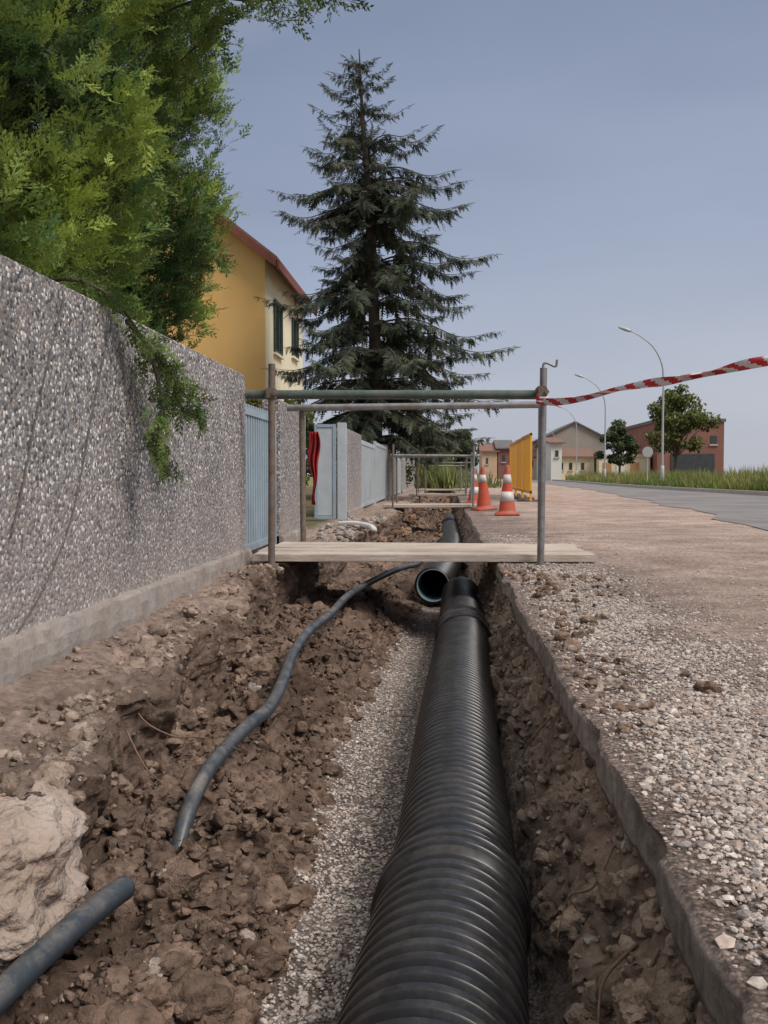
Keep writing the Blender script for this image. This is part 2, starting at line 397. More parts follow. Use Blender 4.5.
grass('tall_grass', xs, ys, np.zeros(n), np.clip(rng.uniform(.3, .8, n)*(1+pn*1.2), .1, 1.4), np.full(n, .05), np.array((.20,.22,.08))*rng.uniform(.6, 1.4, (n, 1)), kind='stuff', label='yellow green weeds where the trench ends', category='grass')

# ------------------------------------------------------------ rocks
def ico(sub):
    bm = bmesh.new(); bmesh.ops.create_icosphere(bm, subdivisions=sub, radius=1)
    bm.verts.ensure_lookup_table(); V = np.array([v.co[:] for v in bm.verts]); F = np.array([[v.index for v in f.verts] for f in bm.faces]); bm.free(); return V, F
def rand_rot(n):
    q = rng.normal(size=(n, 4)); q /= np.linalg.norm(q, axis=1)[:, None]; w, x, y, z = q.T
    return np.stack([1-2*(y*y+z*z), 2*(x*y-z*w), 2*(x*z+y*w), 2*(x*y+z*w), 1-2*(x*x+z*z), 2*(y*z-x*w), 2*(x*z-y*w), 2*(y*z+x*w), 1-2*(x*x+y*y)], 1).reshape(n, 3, 3)
def rocks(pos, size, sub, flat=.65, jit=.25, lumpy=0):
    n = len(pos); v, f = ico(sub); R = rand_rot(n)
    sc = rng.uniform(.65, 1.2, (n, 1, 3))
    T = v[None]*sc
    if lumpy:
        q = (T*1.0+rng.uniform(0, 900, (n, 1, 3))).reshape(-1, 3)
        d = fbm(q, 1.5, 4, 3, .6).reshape(n, len(v), 1); T = T*(1+lumpy*d)
    else: T = T*(1+rng.uniform(-jit, jit, (n, len(v), 1)))
    T = np.einsum('nij,nkj->nki', R, T); T[:, :, 2] *= flat
    T = T*size[:, None, None]+pos[:, None]
    Fi = (f[None]+(np.arange(n)*len(v))[:, None, None]).reshape(-1, 3)
    return T.reshape(-1, 3), Fi, len(v)
pal = np.array([(.46,.40,.36),(.39,.34,.30),(.31,.27,.245),(.45,.365,.31),(.49,.43,.385),(.38,.30,.25),(.25,.22,.21),(.56,.51,.46),(.44,.365,.315)])
def gravel(name, xs, ys, zs, size, sub=1, tint=1., **kw):
    pos = np.stack([xs, ys, zs], 1); V, Fi, nv = rocks(pos, size, sub)
    c = pal[rng.integers(0, len(pal), len(xs))]*rng.uniform(.78, 1.15, (len(xs), 1))*np.array(tint)
    return obj(name, V, Fi, M_stone, colors=np.repeat(c, nv, 0), **kw)
n = 52000
ys = .95*np.exp(rng.random(n)*math.log(9.5/.95)); w = .335+.36*rng.random(n)+np.abs(rng.normal(0, .25, n))
xs = w+.02
thin = fbm(np.stack([xs, ys, xs*0], 1), 2.2, 3, 8); keep = (thin*.9+rng.random(n)) > (xs-.45)*1.1; xs, ys = xs[keep], ys[keep]
und_y = np.interp(ys, Y, und); xs = xs+und_y*.5
sz = np.clip(rng.lognormal(math.log(.0047), .38, len(xs)), .0024, .013)
heap_z = .035*np.clip(1-((xs-.50)/.13)**2, 0, 1)*np.clip((1.45-ys)/.35, 0, 1)*rng.random(len(xs))
gravel('shoulder_gravel', xs, ys, surf(xs, ys, 16.5, 20.5)+sz*.25+heap_z*.6, sz, kind='stuff', label='loose grey crushed gravel beside the trench', category='gravel')
n = 11000
ys = 1.2*np.exp(rng.random(n)*math.log(10/1.2)); xs = rng.uniform(.8, 1., n)+ys*rng.random(n)*.32
sz = np.clip(rng.lognormal(math.log(.0036), .4, n), .002, .011)
gravel('scattered_gravel', xs, ys, surf(xs, ys, 16.5, 21.5)+sz*.2, sz, kind='stuff', label='scattered fine stones on the dusty roadside', category='gravel')
n = 26000
ys = 1.5*np.exp(rng.random(n)*math.log(8/1.5)); x0 = np.interp(ys, Y, xg); xs = x0-.05+(.22-x0)*rng.random(n)
keep = fbm(np.stack([xs, ys, xs*0], 1), 5, 3, 66) < .5; xs, ys = xs[keep], ys[keep]
sz = np.clip(rng.lognormal(math.log(.0044), .35, len(xs)), .0022, .010)
gravel('bedding_gravel', xs, ys, surf(xs, ys, 8.5, 12)+sz*.3, sz, tint=(1.08,1.08,1.09), kind='stuff', label='fine grey bedding gravel on the trench floor', category='gravel')
def clods(name, xs, ys, zs, sz, sub, base, pale=.05, lum=.75, **kw):
    pos = np.stack([xs, ys, zs], 1); V, Fi, nv = rocks(pos, sz, sub, .8, lumpy=lum)
    c = np.array(base)*rng.uniform(.68, 1.3, (len(xs), 1)); pl = rng.random(len(xs)) < pale; c[pl] = (.40,.33,.28)
    o = obj(name, V, Fi, M_clod, colors=np.repeat(c, nv, 0), smooth=False, **kw); return o
def mound_xy(n, y0, y1, p=.85):
    ys = y0*np.exp(rng.random(n)*math.log(y1/y0)); e = np.interp(ys, Y, edge)+.04; gq = np.interp(ys, Y, xg)-.01
    t = rng.random(n)**p; return e+(gq-e)*t, ys
def near_conduit(xs, ys, sz):
    cx = np.interp(ys, [1.1,1.5,1.8,2.0,2.12,2.4,2.62,3.0,3.4,3.9,4.6,5.3,6.0,6.9,7.9], [-.87,-.81,-.76,-.725,-.71,-.71,-.705,-.675,-.635,-.655,-.685,-.655,-.61,-.51,-.36])
    near = ys < 2.12
    return (np.abs(xs-cx) < np.where(near, .05, .028)+sz*1.1) & (near | (ys > 2.62)) | (near & (ys > 1.2) & (xs < cx+.12) & (sz > .018))
def heap(n, med, sig, lo, hi, p, sub, name, label, sink, pale=.04, lum=.85, ang=50):
    xs, ys = mound_xy(n, 1.35, 8.5, p)
    cl = fbm(np.stack([xs, ys, xs*0], 1), 3.0, 3, 19); kp = (cl+rng.normal(0, .3, n)) > -.15
    xs, ys = xs[kp], ys[kp]; sz = np.clip(rng.lognormal(math.log(med), sig, len(xs)), lo, hi)
    kp = ~near_conduit(xs, ys, sz); xs, ys, sz = xs[kp], ys[kp], sz[kp]
    o = clods(name, xs, ys, surf(xs, ys, 6.6, 10.3)+sz*sink, sz, sub, mound, pale, lum, kind='stuff', label=label, category='soil'); shade_auto(o, ang)
heap(260, .050, .32, .030, .09, .9, 4, 'soil_clods', 'large heaped dark brown clay clods in the trench', -.15, .0)
heap(1300, .023, .42, .010, .048, .9, 3, 'soil_clods', 'heaped brown clay clods in the trench', .05, .02)
heap(10000, .0072, .55, .0025, .020, .85, 2, 'soil_crumbs', 'small crumbled soil lumps in the trench', .15, .03, .9, 40)
n = 2600; ys = 1.2*np.exp(rng.random(n)*math.log(9/1.2)); e = np.interp(ys, Y, edge); t = rng.random(n)**.6; xs = -1.36+(e+1.34)*t
cl = fbm(np.stack([xs, ys, xs*0], 1), 4, 3, 29); kp = (cl+rng.normal(0, .25, n)) > .1; xs, ys = xs[kp], ys[kp]
sz = np.clip(rng.lognormal(math.log(.0065), .75, len(xs)), .0022, .045)
o = clods('ledge_rubble', xs, ys, surf(xs, ys, 4, 6)+sz*.1, sz, 3, (.32,.245,.195), .08, kind='stuff', label='rubble and crumbs along the wall footing', category='rubble'); shade_auto(o, 50)
parts = []
for cx, cy, r, m in [(.47,2.9,.13,50),(.52,3.9,.12,40),(.44,2.35,.09,30),(.60,4.8,.2,70),(.5,5.7,.2,80),(.42,3.4,.06,25),(.75,5.4,.25,60),(.7,2.6,.12,10)]:
    parts.append(np.stack([rng.normal(cx, r*.6, m), rng.normal(cy, r*1.6, m)], 1))
pp = np.concatenate(parts); pp = pp[pp[:, 0] > .36]; sz = np.clip(rng.lognormal(math.log(.009), .65, len(pp)), .003, .032)
o = clods('spilled_soil', pp[:, 0], pp[:, 1], surf(pp[:, 0], pp[:, 1], 16.5, 20.5)+sz*.3, sz, 3, (.23,.16,.12), kind='stuff', label='spilled brown clods on the gravel shoulder', category='soil'); shade_auto(o, 50)
def face_stones(n, ulo, uhi, med, sig, hi, base, sub, label, pl=.08):
    ys = 1.1*np.exp(rng.random(n)*math.log(7.5/1.1)); tt = rng.random(n)
    r = np.clip(np.searchsorted(Y, ys), 0, NR-1); js = np.array([np.argmin(np.abs(U-(ulo+(uhi-ulo)*q))) for q in tt]); pos = G[r, js]
    sz = np.clip(rng.lognormal(math.log(med), sig, n), .003, hi)
    V, Fi, nv = rocks(pos, sz, sub, .85, lumpy=.8); c = np.array(base)*rng.uniform(.75, 1.3, (n, 1)); c[rng.random(n) < pl] = (.42,.37,.32)
    o = obj('cut_face_stones', V, Fi, M_clod, colors=np.repeat(c, nv, 0), kind='stuff', label=label, category='rubble'); shade_auto(o, 50)
face_stones(1500, 12, 14.2, .008, .6, .03, (.32,.245,.19), 2, 'stones and lumps bedded in the cut earth face', .14)
face_stones(40, 12, 13.2, .030, .3, .048, (.31,.235,.18), 4, 'big lumps bulging from the cut earth face', 0)
face_stones(60, 6.8, 7.6, .038, .35, .07, (.235,.17,.13), 4, 'big lumps at the foot of the bank below the wall', 0)
face_stones(500, 5.6, 7.4, .007, .5, .022, (.28,.205,.16), 2, 'stones and lumps bedded in the bank below the wall')
n = 300; ys = rng.uniform(11, 38, n); xs = rng.choice([-1, 1], n)*rng.uniform(.2, .42, n)*1.2-.38; sz = rng.uniform(.025, .085, n)
V, Fi, nv = rocks(np.stack([xs, ys, -.45+.35*np.abs(xs+.38)], 1), sz, 3, .8, lumpy=.8)
o = obj('excavated_soil', V, Fi, M_clod, colors=np.repeat(np.array((.25,.165,.115))*rng.uniform(.7, 1.3, (n, 1)), nv, 0), kind='stuff', label='loose excavated lumps farther along the trench', category='soil')

def lump(name, c, s, m, sub=5, amp=.25, sc=2.2, seed=0, **kw):
    v, f = ico(sub); v = np.sign(v)*np.abs(v)**.75; q = v*1.0+seed*7.3
    d = fbm(q, sc, 5, seed, .5)[:, None]; v = v*(1+amp*d); v += v*fbm(q, 12, 4, seed+5, .6)[:, None]*.05
    return obj(name, v*np.array(s)+np.array(c), f, m, origin=c, smooth=True, **kw)
M_lump = mat('dusty_mortar_material', (.48,.40,.345), (.38,.30,.245), .95, 7, 1., 50, dirt=(.30,.215,.16), dirt_amt=.7, bdist=.018)
lump('concrete_lump', (-1.01, 1.90, -.235), (.22,.27,.16), M_lump, sub=6, amp=.28, seed=3, label='pale crumbling concrete lump at the trench edge', category='concrete')
lump('concrete_lump', (-1.17, 1.46, -.26), (.26,.25,.18), M_lump, sub=6, amp=.28, seed=5, label='pale crumbling concrete lump at the trench edge', category='concrete')

# ------------------------------------------------------------ walls & gates
WX = -1.40
def garden_wall(y0, y1, zt, label):
    e = empty('boundary_wall', (WX-.08, (y0+y1)/2, 0), label, 'wall', 'pebbledash boundary walls along the trench')
    g = Geo(); g.box(WX-.16, WX, y0, y1, -.02, zt, bev=.008); g.obj('wall_panel', M_pebwall, e)
    nY = max(4, int((y1-y0)/.03)); prof = [(WX-.10,.085),(WX+.026,.083),(WX+.032,.07),(WX+.036,.03),(WX+.036,-.02),(WX+.03,-.12),(WX+.06,-.3)]
    V = []
    for i in range(nY+1):
        y = y0+(y1-y0)*i/nY
        for (a, b) in prof: V.append((a, y, b))
    V = np.array(V); dn = fbm(V, 9, 5, 4, .6); V[:, 0] += dn*.02*(V[:, 0] > WX); V[:, 2] += fbm(V, 6, 4, 9)*.016*(V[:, 0] > WX)
    k = len(prof); F = [(i*k+j, i*k+j+1, (i+1)*k+j+1, (i+1)*k+j) for i in range(nY) for j in range(k-1)]
    F += [tuple(range(k)), tuple(nY*k+j for j in range(k))[::-1]]
    obj('plinth', V, F, M_conc, parent=e, smooth=False)
    return e
garden_wall(-1.6, 6.62, 1.30, 'long grey pebbledash garden wall on concrete footing')
garden_wall(8.0, 9.35, 1.24, 'short grey pebbledash wall between two gates')
garden_wall(13.4, 15.9, 1.27, 'grey pebbledash wall section beside pale gates')
garden_wall(23.2, 26.0, 1.35, 'distant pebbledash wall section along the trench')
garden_wall(31, 44, 1.4, 'distant pebbledash wall section along the trench')
def gate(y0, y1, z0, zt, label, x=WX-.05, step=.09, group='pale metal gates in the boundary wall', M=None):
    M = M or M_pale
    e = empty('gate', (x, (y0+y1)/2, 0), label, 'gate', group)
    for yy in (y0+.03, y1-.03):
        g = Geo(); g.box(x-.03, x+.03, yy-.03, yy+.03, z0-.05, zt, bev=.004); g.obj('gate_post', M, e)
    Geo().box(x-.018, x+.018, y0+.06, y1-.06, zt-.09, zt-.04).obj('rail', M, e)
    Geo().box(x-.018, x+.018, y0+.06, y1-.06, z0+.02, z0+.07).obj('rail', M, e)
    g = Geo(); yy = y0+.10
    while yy < y1-.08: g.box(x-.009, x+.009, yy-.022, yy+.022, z0+.04, zt-.01); yy += step
    g.obj('slats', M, e); return e
gate(6.66, 7.96, .02, 1.13, 'pale blue slatted metal pedestrian gate, closed', M=M_blue)
gate(15.95, 19.4, .02, 1.22, 'pale grey slatted metal driveway gate', step=.1)
gate(19.6, 23.15, .02, 1.3, 'pale grey slatted metal driveway gate', step=.1)
gate(26.1, 30.9, .02, 1.35, 'pale grey slatted metal driveway gate', step=.12)
e = empty('gate', (-1.5, 12.6, 0), 'pale grey sheet gate standing open in its frame', 'gate', 'pale metal gates in the boundary wall')
Geo().box(-1.50, -1.40, 9.40, 9.50, -.03, 1.20, bev=.005).obj('gate_post', M_pale, e)
Geo().box(-1.50, -1.38, 13.2, 13.34, -.03, 1.33, bev=.005).obj('gate_post', M_pale, e)
g = Geo()
g.box(-1.70,-1.665,12.30,12.34,.03,1.26,bev=.004); g.box(-1.46,-1.42,12.30,12.34,.03,1.26,bev=.004)
g.box(-1.664,-1.461,12.30,12.34,1.22,1.26); g.box(-1.664,-1.461,12.30,12.34,.03,.07)
g.obj('leaf_frame', M_blue, e)
Geo().box(-1.662,-1.463,12.31,12.325,.075,1.215).obj('gate_leaf', M_pale, e)
M_red = mat('red_cloth_material', (.42,.03,.03), (.24,.015,.02), .8, 9, .4)
V = []; nn = 14
for i in range(nn+1):
    for j in range(16):
        w_ = .045+.03*math.sin(j*.35+.4); V.append((-1.66+w_*(i/nn-.5)*2+.012*math.sin(j*.8), 12.02+.03*math.sin(i*1.3+j*.3)-.02*math.cos(i*.9), 1.15-j*.062))
obj('red_cloth', V, [(i*16+j, i*16+j+1, (i+1)*16+j+1, (i+1)*16+j) for i in range(nn) for j in range(15)], M_red, origin=(-1.66,12,0), smooth=True, label='red cloth hanging beside the open gate', category='cloth')

M_blk = mat('weathered_cable_material', (.08,.075,.07), (.13,.12,.11), .7, 20, .1)
def wallp(px, py, off=.0):
    y = 1.4*950/(445-px); return (WX+.012+off, y, .6+(475-py)*y/950)
def cable(name, pts, r, m, seg=8, n=10, origin=None, **kw):
    g = Geo(); g.tube(smooth_path(pts, n), r, seg); return obj(name, g.V, g.F, m, origin=origin or tuple(pts[0]), smooth=True, **kw)
cable('wire', [wallp(56,292), wallp(40,350), wallp(22,425), wallp(8,490), wallp(-5,540)], .003, M_blk, label='thin dark wire hanging down the pebbledash wall', category='wire')
cable('wire', [wallp(98,345), wallp(82,420), wallp(60,520), wallp(30,590), wallp(-2,642)], .0028, M_blk, label='thin dark wire hanging down the pebbledash wall', category='wire')

# ------------------------------------------------------------ conduit
def pipe_mat(name, base, dust, gloss, amt):
    m, nt, b, out = new_mat(name); tc = N(nt, 'ShaderNodeTexCoord'); ge = N(nt, 'ShaderNodeNewGeometry')
    sx = N(nt, 'ShaderNodeSeparateXYZ'); nt.links.new(ge.outputs['Normal'], sx.inputs[0])
    n = N(nt, 'ShaderNodeTexNoise'); n.inputs['Scale'].default_value = 9; n.inputs['Detail'].default_value = 9; n.inputs['Roughness'].default_value = .78
    nt.links.new(tc.outputs['Object'], n.inputs['Vector'])
    n2 = N(nt, 'ShaderNodeTexNoise'); n2.inputs['Scale'].default_value = 60; n2.inputs['Detail'].default_value = 4; nt.links.new(tc.outputs['Object'], n2.inputs['Vector'])
    sp2 = ramp(nt, n2.outputs[0], [(.60, 0.), (.70, .55)])
    mu = N(nt, 'ShaderNodeMath', operation='MULTIPLY')
    cl = ramp(nt, sx.outputs['Z'], [(.0, .0), (.2, .25), (.95, 1.)])
    nr = ramp(nt, n.outputs[0], [(.45, .03), (.72, amt)])
    mx = N(nt, 'ShaderNodeMath', operation='MULTIPLY_ADD'); nt.links.new(sp2, mx.inputs[0]); nt.links.new(nr, mx.inputs[1]); nt.links.new(nr, mx.inputs[2])
    nt.links.new(cl, mu.inputs[0]); nt.links.new(mx.outputs[0], mu.inputs[1])
    c = mixc(nt, base, dust, mu.outputs[0]); nt.links.new(c, b.inputs['Base Color'])
    ro = N(nt, 'ShaderNodeMapRange'); nt.links.new(n.outputs[0], ro.inputs['Value']); ro.inputs['To Min'].default_value = gloss-.08; ro.inputs['To Max'].default_value = gloss+.25
    nt.links.new(ro.outputs[0], b.inputs['Roughness']); return m
M_cond = pipe_mat('dusty_conduit_material', (.035,.048,.060), (.30,.25,.21), .36, .8)
M_pipe = pipe_mat('black_corrugated_plastic_material', (.007,.008,.010), (.20,.17,.145), .25, .30)
M_pin = mat('grey_blue_pipe_lining_material', (.22,.30,.34), (.14,.20,.23), .5, 6, .1, 40)
cable('conduit', [(-.99,.6,-.385),(-.885,1.1,-.36),(-.81,1.5,-.335),(-.76,1.8,-.318),(-.728,1.98,-.32),(-.718,2.06,-.328)], .027, M_cond, 20, origin=(-.75,1.6,-.3), label='thick dusty dark plastic conduit with cut end', category='conduit')
cable('conduit', [(-.725,2.46,-.46),(-.715,2.58,-.345),(-.705,2.74,-.285),(-.69,2.95,-.265),(-.66,3.15,-.245),(-.635,3.4,-.245),(-.645,3.75,-.22),(-.695,4.3,-.22),(-.685,4.75,-.19),(-.645,5.3,-.185),(-.61,6.0,-.165),(-.51,6.9,-.165),(-.36,7.9,-.175),(-.25,9,-.24),(-.2,11,-.3),(-.1,14,-.34)], .023, M_cond, 20, origin=(-.65,4,-.2), label='long dusty dark plastic conduit lying over the soil', category='conduit')
M_root = mat('root_material', (.26,.17,.12), (.17,.11,.08), .9, 30, .4)
for p in [[(-1.05,3.1,-.16),(-.95,2.95,-.19),(-.84,2.9,-.22),(-.74,2.86,-.21),(-.62,2.84,-.24)], [(-1.0,2.9,-.2),(-.88,2.72,-.26),(-.78,2.62,-.29)], [(.33,1.62,-.20),(.27,1.6,-.26),(.25,1.55,-.34),(.215,1.58,-.45)], [(.34,1.9,-.14),(.29,1.84,-.2),(.25,1.9,-.25),(.22,1.86,-.33)],[(.34,1.5,-.15),(.28,1.45,-.24),(.28,1.4,-.3)], [(.34,3.0,-.16),(.27,2.9,-.2),(.24,2.95,-.28)]]:
    nn_ = len(smooth_path(p, 10))
    cable('root', p, [.0036*(1-.7*i/(nn_-1)) for i in range(nn_)], M_root, 6, label='thin torn brown root sticking out of cut soil', category='root')

# ------------------------------------------------------------ corrugated pipes
def corr_pipe(p0, p1, R, label, pitch=.05, socket_end=0, sag=0):
    e = empty('drainage_pipe', p0, label, 'pipe', 'black corrugated drainage pipes')
    p0 = np.array(p0, float); p1 = np.array(p1, float); L = np.linalg.norm(p1-p0); t = (p1-p0)/L
    up = np.array([0,0,1.]); sx = np.cross(t, up); sx /= np.linalg.norm(sx); w = np.cross(sx, t)
    seg = 96; st = []
    dp = .019
    prof = [(0,-dp),(.26,-dp),(.30,-dp*.85),(.40,-.003),(.46,0),(.84,0),(.90,-.003)]
    nr = int(L/pitch)
    for i in range(nr):
        for (a, d) in prof: st.append(((i+a)*pitch, R+d))
    st.append((nr*pitch, R-dp)); st.append((L, R-dp))
    if socket_end: st = [(s, r+(.010 if s > L-socket_end else 0)) for s, r in st]
    S = np.array(st); an = np.linspace(0, 2*math.pi, seg, endpoint=False)
    ctr = p0+S[:, :1]*t + np.outer(np.sin(S[:, 0]/L*math.pi)*sag, sx)
    V = ctr[:, None]+S[:, 1][:, None, None]*(np.cos(an)[None, :, None]*sx+np.sin(an)[None, :, None]*w)
    m = len(S); i0 = np.arange(m*seg).reshape(m, seg)
    F = np.stack([i0[:-1], np.roll(i0, -1, 1)[:-1], np.roll(i0, -1, 1)[1:], i0[1:]], -1).reshape(-1, 4)
    o = obj('corrugated_shell', V.reshape(-1, 3), F, M_pipe, parent=e); shade_auto(o, 32)
    ri = R-.026; V = []; ss = [(0, R-dp), (-.004, R-dp-.001), (-.004, ri+.002), (0, ri), (min(.6, L*.3), ri), (L-.3, ri), (L, ri), (L+.003, ri+.002), (L+.003, R-dp-.001), (L, R-dp)]
    for s, r in ss:
        c = p0+t*s+sx*math.sin(max(0,s)/L*math.pi)*sag
        for a in an[::2]: V.append(c+r*(math.cos(a)*sx+math.sin(a)*w))
    k = seg//2; F = [(i*k+j, (i+1)*k+j, (i+1)*k+(j+1)%k, i*k+(j+1)%k) for i in range(len(ss)-1) for j in range(k)]
    obj('pipe_lining', V, F, M_pin, parent=e, smooth=True); return e
corr_pipe((-.115,.25,-.372), (.022,2.17,-.378), .166, 'black corrugated drainage pipe with socket end, dusty top', socket_end=.14)
corr_pipe((.024,2.18,-.382), (.112,5.75,-.385), .156, 'long black corrugated drainage pipe lying on gravel', sag=-.012)
g = Geo()
e = empty('pipe_coupling', (.115,5.9,-.385), 'smooth black coupling sleeve joining two drainage pipes', 'pipe coupling')
g.tube([(.109,5.60,-.385),(.109,5.605,-.385),(.112,5.72,-.385),(.1125,5.74,-.385),(.113,5.80,-.385),(.1135,5.82,-.385),(.117,5.97,-.385),(.117,5.975,-.385)], [.158,.168,.168,.161,.161,.168,.168,.158], 48); g.obj('sleeve', M_pipe, e)
corr_pipe((.114,5.80,-.385), (.132,7.75,-.385), .157, 'short black corrugated pipe length with free end')
corr_pipe((-.10,8.10,-.345), (.09,13.6,-.36), .160, 'black corrugated pipe with open grey lined end facing out', sag=.05)
corr_pipe((.09,13.7,-.36), (.09,20,-.36), .157, 'black corrugated drainage pipe farther along the trench', pitch=.07)

# ------------------------------------------------------------ walkways
def walkway(y0, y1, xl, xr, xbl, xbr, zr, label, main=False, th=1.):
    e = empty('trench_walkway', ((xl+xr)/2, (y0+y1)/2, 0), label, 'walkway', 'plank walkways crossing the trench')
    npk = 4; w = (y1-y0-.02)/npk
    for i in range(npk):
        a = y0+.01+i*w; dxa = random.uniform(-.05, .05); dz = random.uniform(0, .012); sk = random.uniform(-.01,.01)
        g = Geo().box(xbl+dxa, xbr+dxa, a+.008, a+w-.008, .008+dz, .058+dz, bev=.004); g.V = [(x, y+sk*x, z+.006*math.sin(x*2+i)) for x, y, z in g.V]; g.obj('plank', M_wood, e)
    pr = .024*th
    def post(x, y, zt, m, lean=0):
        g = Geo(); g.tube([(x,y,-.04),(x+lean,y,zt)], pr, 16); g.tube([(x,y,-.035),(x,y,.0)], .05, 16); o = g.obj('post', m, e); shade_auto(o)
    post(xl, y0-.05, zr+.20, M_rust, .008); post(xr, y0-.05, zr+.16, M_steel, .012)
    post(xl*1.0+.02, y1+.05, zr+.02, M_rust, -.01)
    post(xr+.13 if main else xr, y1+.05, zr+.08, M_steel)
    g = Geo(); g.tube([((xl-.18) if main else xl-.05, y0-.05+.05, zr),(xr+.03, y0, zr-.012)], .031*th, 16); o = g.obj('rail', M_green if main else M_steel, e); shade_auto(o)
    g = Geo(); g.tube([(xl-.10, y1, zr-.005),(xr+.16, y1, zr+.012)], .027*th, 16); o = g.obj('rail', M_steel, e); shade_auto(o)
    if main:
        for x in (xl, xr):
            g = Geo(); g.box(x-.035, x+.035, y0-.085, y0+.035, zr-.04, zr+.04, bev=.01); g.tube([(x+.03,y0-.1,zr),(x+.03,y0-.06,zr)], .016, 6); o = g.obj('clamp', M_rust, e)
        g = Geo(); g.tube(smooth_path([(xr+.01,y0-.05,zr+.13),(xr+.012,y0-.05,zr+.185),(xr+.04,y0-.05,zr+.19),(xr+.09,y0-.05,zr+.17),(xr+.10,y0-.05,zr+.215)], 6), .008, 8); g.obj('hook', M_steel, e, smooth=True)
    return e
walkway(6.40, 7.62, -1.17, .635, -1.30, 1.03, 1.145, 'plank footbridge with scaffold tube handrails and green top rail', main=True)
walkway(17.0, 18.0, -.93, .50, -1.10, .75, .95, 'narrow plank crossing with thin grey tube rails', th=.75)
walkway(27.0, 28.0, -.80, .60, -1.0, .8, .95, 'narrow plank crossing with thin grey tube rails', th=.75)
walkway(36.0, 37.0, -.75, .60, -1.0, .8, .95, 'narrow plank crossing with thin grey tube rails', th=.75)

# barrier tape
M_tr = mat('red_tape_material', (.60,.03,.035), (.45,.025,.03), .45, 5, .05); M_tw = mat('white_tape_material', (.78,.72,.72), (.70,.65,.65), .45, 5, .05)
path = smooth_path([(.60,6.33,1.115),(.66,6.30,1.08),(.80,6.05,1.075),(1.00,5.6,1.09),(1.28,4.95,1.11),(1.55,4.3,1.13),(1.95,3.5,1.17),(2.4,2.6,1.25)], 40)
V = []; F = []; MI = []; L = 0; nw = 4
for i, p in enumerate(path):
    if i: L += np.linalg.norm(p-path[i-1])
    tw = .35+.55*math.sin(L*1.7)+.25*math.sin(L*4.3+1)
    tg = path[min(i+1,len(path)-1)]-path[max(i-1,0)]; tg = tg/np.linalg.norm(tg); s = np.cross(tg, (0,0,1)); s /= np.linalg.norm(s); u = np.cross(s, tg)
    for j in range(nw+1):
        q = (j/nw-.5)*2; a = tw+.5*q*math.sin(L*5); d = (u*math.cos(a)+s*math.sin(a))*q*.027*(.85+.15*math.sin(L*7)) + (s*math.cos(a)-u*math.sin(a))*.010*math.cos(q*2+L*6)
        V.append(p+d)
    if i:
        b = i*(nw+1)
        for j in range(nw):
            F.append((b-nw-1+j, b-nw+j, b+j+1, b+j)); MI.append(int(math.floor((L+j*.025)/.085)) % 2)
obj('barrier_tape', V, F, [M_tr, M_tw], origin=(.6,6.3,1.1), midx=MI, smooth=True, label='twisted red and white barrier tape tied to post', category='barrier tape')
g = Geo()
for k in range(4):
    c = [( .64+.034*math.cos(a), 6.35+.034*math.sin(a), 1.08+.012*k+.01*math.sin(a)) for a in np.linspace(0, 6.0, 14)]
    g.tube(c, .009, 6, mi=k % 2)
g.obj('tape_knot', [M_tr, M_tw], origin=(.635,6.35,1.1), label='red and white tape wound round the handrail post', category='barrier tape')

# ------------------------------------------------------------ cones
M_or = mat('faded_orange_plastic_material', (.58,.085,.04), (.44,.07,.04), .55, 8, .08, dirt=(.30,.20,.15), dirt_amt=.6)
M_band = mat('reflective_white_material', (.66,.63,.61), (.55,.52,.50), .4, 8, .03, dirt=(.4,.33,.28), dirt_amt=.5)
def rev(prof, c, seg=32):
    V = [(c[0]+r*math.cos(2*math.pi*k/seg), c[1]+r*math.sin(2*math.pi*k/seg), c[2]+z) for z, r in prof for k in range(seg)]
    F = [(i*seg+k, i*seg+(k+1)%seg, (i+1)*seg+(k+1)%seg, (i+1)*seg+k) for i in range(len(prof)-1) for k in range(seg)]
    return V, F
def cone():
    e = empty('traffic_cone', (0,0,0), 'orange traffic cone with white bands standing on gravel', 'traffic cone', 'traffic cones beside the trench')
    rr = lambda z: .135-.105*z/.72
    V, F = rev([(.03,.165),(.05,.15),(.06,rr(.06))]+[(z, rr(z)) for z in np.linspace(.08,.72,12)]+[(.735,.026),(.738,.018),(.70,.014)], (0,0,0)); obj('cone_body', V, F, M_or, parent=e, smooth=True)
    for a, b in ((.20,.35),(.47,.60)):
        V, F = rev([(a,rr(a)),(a,rr(a)+.003),(b,rr(b)+.003),(b,rr(b))], (0,0,0)); obj('reflective_band', V, F, M_band, parent=e, smooth=True)
    Geo().box(-.18,.18,-.18,.18,0,.032,bev=.012).obj('base', M_or, e); return e
c0 = cone()
def copy_thing(src, loc, rot=(0,0,0), label=None, skip=()):
    ks = [o for o in COL.objects if o.parent == src]
    n = src.copy(); COL.objects.link(n); n.location = loc; n.rotation_euler = rot
    if label: n['label'] = label
    for i, k in enumerate(ks):
        if i in skip: continue
        c = k.copy(); c.parent = n; COL.objects.link(c)
    return n
c0.location = (.91, 14.0, .008)
copy_thing(c0, (.665, 16.2, .008), (.03,-.06,.4), 'dirty orange traffic cone without a lower band, slightly tilted', skip=(1,)); copy_thing(c0, (.585, 19.3, .008), (0,.02,.9))
M_yel = mat('yellow_panel_material', (.88,.43,.03), (.76,.36,.025), .5, 4, .06, dirt=(.45,.30,.12), dirt_amt=.3)
